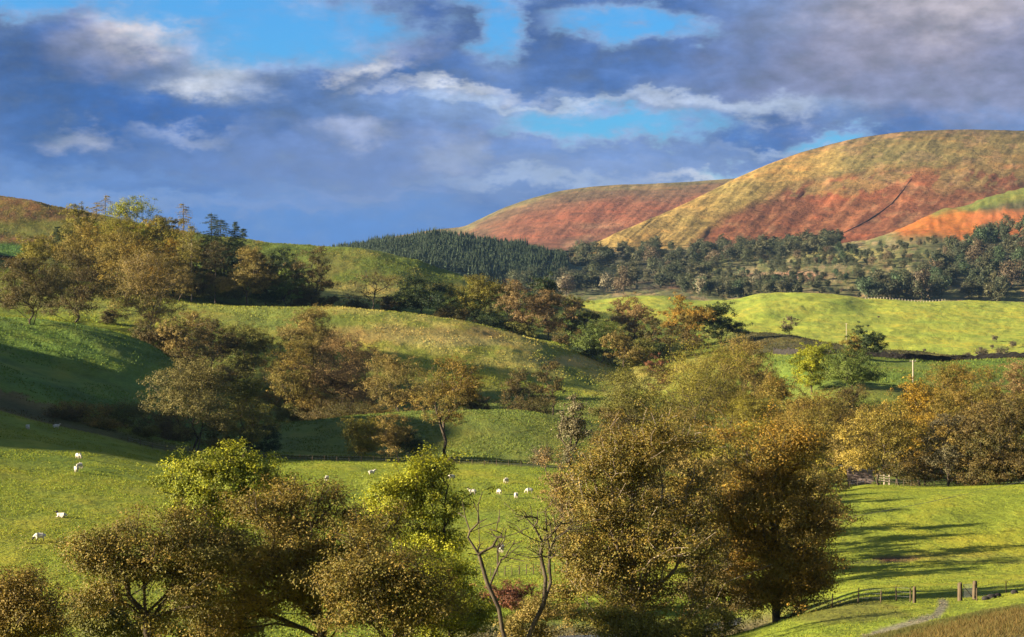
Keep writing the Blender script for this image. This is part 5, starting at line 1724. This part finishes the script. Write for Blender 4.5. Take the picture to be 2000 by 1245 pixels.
PALEF, DARKF = (.40, .33, .25), (.03, .025, .022)
SH = {('graze', 0): sheep_mesh('graze', PALEF), ('stand', 0): sheep_mesh('stand', PALEF), ('lie', 0): sheep_mesh('lie', PALEF),
      ('graze', 1): sheep_mesh('graze', DARKF), ('lie', 1): sheep_mesh('lie', DARKF)}
FLOCK = [
    (54, 839, 'graze', 0, -60, 'white sheep seen nearly end on, farthest left at the top of the meadow'),
    (110, 838, 'stand', 0, 10, 'white sheep standing side on at the meadow top beside the hedge'),
    (153, 896, 'graze', 0, -40, 'white sheep just above the close pair in the left meadow'),
    (155, 916, 'graze', 0, 60, 'rear sheep of the close pair in the left meadow'),
    (149, 923, 'graze', 0, 110, 'front sheep of the close pair in the left meadow'),
    (121, 1011, 'lie', 1, 170, 'dark-faced sheep lying down in the left meadow'),
    (78, 1057, 'graze', 1, 190, 'dark-faced sheep grazing, lowest in the left meadow'),
    (638, 940, 'graze', 0, 75, 'white sheep just over the top of the wide brown tree'),
    (726, 928, 'stand', 0, 20, 'white sheep left of the yellow-green tree top'),
    (882, 937, 'graze', 0, 200, 'white sheep close right of the yellow-green tree top'),
    (923, 966, 'stand', 0, 170, 'white sheep leftmost of the four below the lone one'),
    (975, 966, 'graze', 0, 120, 'white sheep second of the four in a line by the tallest tree'),
    (988, 944, 'graze', 0, 60, 'white sheep alone above the line of four'),
    (1008, 973, 'graze', 0, -100, 'white sheep third and lowest of the four in a line'),
    (1034, 964, 'graze', 0, 185, 'white sheep grazing at the end of the line next to the tallest tree'),
    (979, 1080, 'graze', 0, 80, 'white sheep seen between the two thin bare trees'),
    (893, 1072, 'graze', 0, 30, 'white sheep half hidden by the yellow-green leaves'),
]
for px_, py_, pose, dk, rz, lab in FLOCK:
    d_ = GS.hit(px_, py_) or 300
    o = link('sheep', SH[(pose, dk)], None, tuple(GS.point(px_, d_, -.03)))
    o.rotation_euler = (0, 0, math.radians(rz))
    o.scale = (.98, .98, .98)
    tag(o, lab, 'sheep', 'sheep grazing in the meadow')

# ------------------------------------------------------------------ grass that stands up from the ground
def tufts(name, label, n, t0, t1, p0, p1, h, w, blades, seed, gain=1.0, lean=.5, keep=None):
    rng = np.random.default_rng(seed)
    ti = np.where((GS.t >= t0) & (GS.t < t1))[0]
    pj = np.where((PXG >= p0) & (PXG < p1))[0][:-1]
    Dm = GS.D[np.ix_(ti, pj)]
    dD = np.abs(GS.D[np.ix_(np.minimum(ti + 1, len(GS.t) - 1), pj)] - Dm)
    wgt = Dm * dD * (PXG[pj + 1] - PXG[pj])[None, :]
    flat = wgt.ravel() / wgt.sum()
    k = rng.choice(len(flat), n, p=flat)
    i, j = ti[k // len(pj)], pj[k % len(pj)]
    a, b = rng.uniform(0, 1, n), rng.uniform(0, 1, n)
    i2 = np.minimum(i + 1, len(GS.t) - 1)

    def bil(A):
        return (A[i, j] * (1 - a) + A[i2, j] * a) * (1 - b) + (A[i, j + 1] * (1 - a) + A[i2, j + 1] * a) * b
    D_ = bil(GS.D); Z_ = bil(GS.Z)
    px_ = PXG[j] * (1 - b) + PXG[j + 1] * b
    c = GS.col[i, j] * gain
    X_ = D_ * (px_ - CX) / F
    patch = fbm(X_ / (w * 28), D_ / (w * 40), seed, 3)
    if keep is not None:
        m = patch > keep
        D_, Z_, X_, c, patch = D_[m], Z_[m], X_[m], c[m], patch[m]
    n = len(D_)
    B = np.repeat(np.column_stack([X_, D_, Z_ - .03]), blades, 0) + rng.normal(0, w * .7, (n * blades, 3)) * np.array([1, 1, 0])
    m = len(B)
    an = rng.uniform(0, 6.283, m)
    sd = np.column_stack([np.cos(an), np.sin(an), np.zeros(m)]) * (w * rng.uniform(.25, .6, m))[:, None]
    hh = h * rng.uniform(.5, 1.3, m) * np.repeat(.6 + .8 * patch, blades)
    tip = B + np.column_stack([rng.normal(.25, .6, m) * lean * hh, rng.normal(0, .6, m) * lean * hh, hh])
    v = np.stack([B - sd, B + sd, tip], 1).reshape(-1, 3)
    cc = np.repeat(c, blades, 0) * rng.uniform(.82, 1.22, (m, 1)) * np.column_stack([rng.uniform(.85, 1.25, m), np.ones(m), rng.uniform(.8, 1.1, m)]) * np.repeat(.7 + .6 * patch, blades)[:, None]
    o = link(name, mesh_from(name, v, np.arange(m * 3).reshape(-1, 3), False, {'col': np.clip(np.repeat(cc, 3, 0), 0, .9)}, M_GRASS))
    return tag(o, label, 'grass', None, 'stuff')


tufts('bank_grass', 'tall golden dead grass on the near bank at the lower right', 26000, 1.5, 2.6, 1550, 2200, .17, .03, 3, 1, 1.0, .8)
tufts('field_grass', 'short green grass of the striped field and the track verge', 60000, 2.6, 8.0, 1400, 2120, .09, .10, 2, 2, 1.0, .5, .42)
tufts('meadow_grass', 'short green grass of the sheep meadow', 110000, 4.6, 8.0, -120, 1400, .15, .18, 2, 3, 1.0, .5, .45)
tufts('slope_grass', 'rough grass on the shaded slopes and the knoll', 60000, 8.0, 12.8, -120, 1400, .30, .32, 2, 4, 1.0, .5, .42)
tufts('rough_grass', 'bleached tussocky grass on the spur and the hill behind', 70000, 12.8, 18.0, -120, 2000, .45, .42, 2, 5, 1.0, .5, .40)
#@@HAZE
# ------------------------------------------------------------------ the air of the valley
v, f = box_mesh([((0, 2650, 145), (5200, 3050, 225), 0)])
hz = mesh_from('haze', v, f, False, None, None)
hm = bpy.data.materials.new('haze_air')
hm.use_nodes = True
N = NT(hm.node_tree)
o_ = N.n('ShaderNodeOutputMaterial')
pvn = N.n('ShaderNodeVolumePrincipled')
pvn.inputs['Color'].default_value = (.34, .60, 1.0, 1)
pvn.inputs['Density'].default_value = 0.000015
pvn.inputs['Anisotropy'].default_value = 0.2
N.put(o_.inputs['Volume'], pvn.outputs[0])
hz.materials.append(hm)
tag(link('haze', hz), 'thin blue haze filling the far end of the valley', 'haze', None, 'stuff')
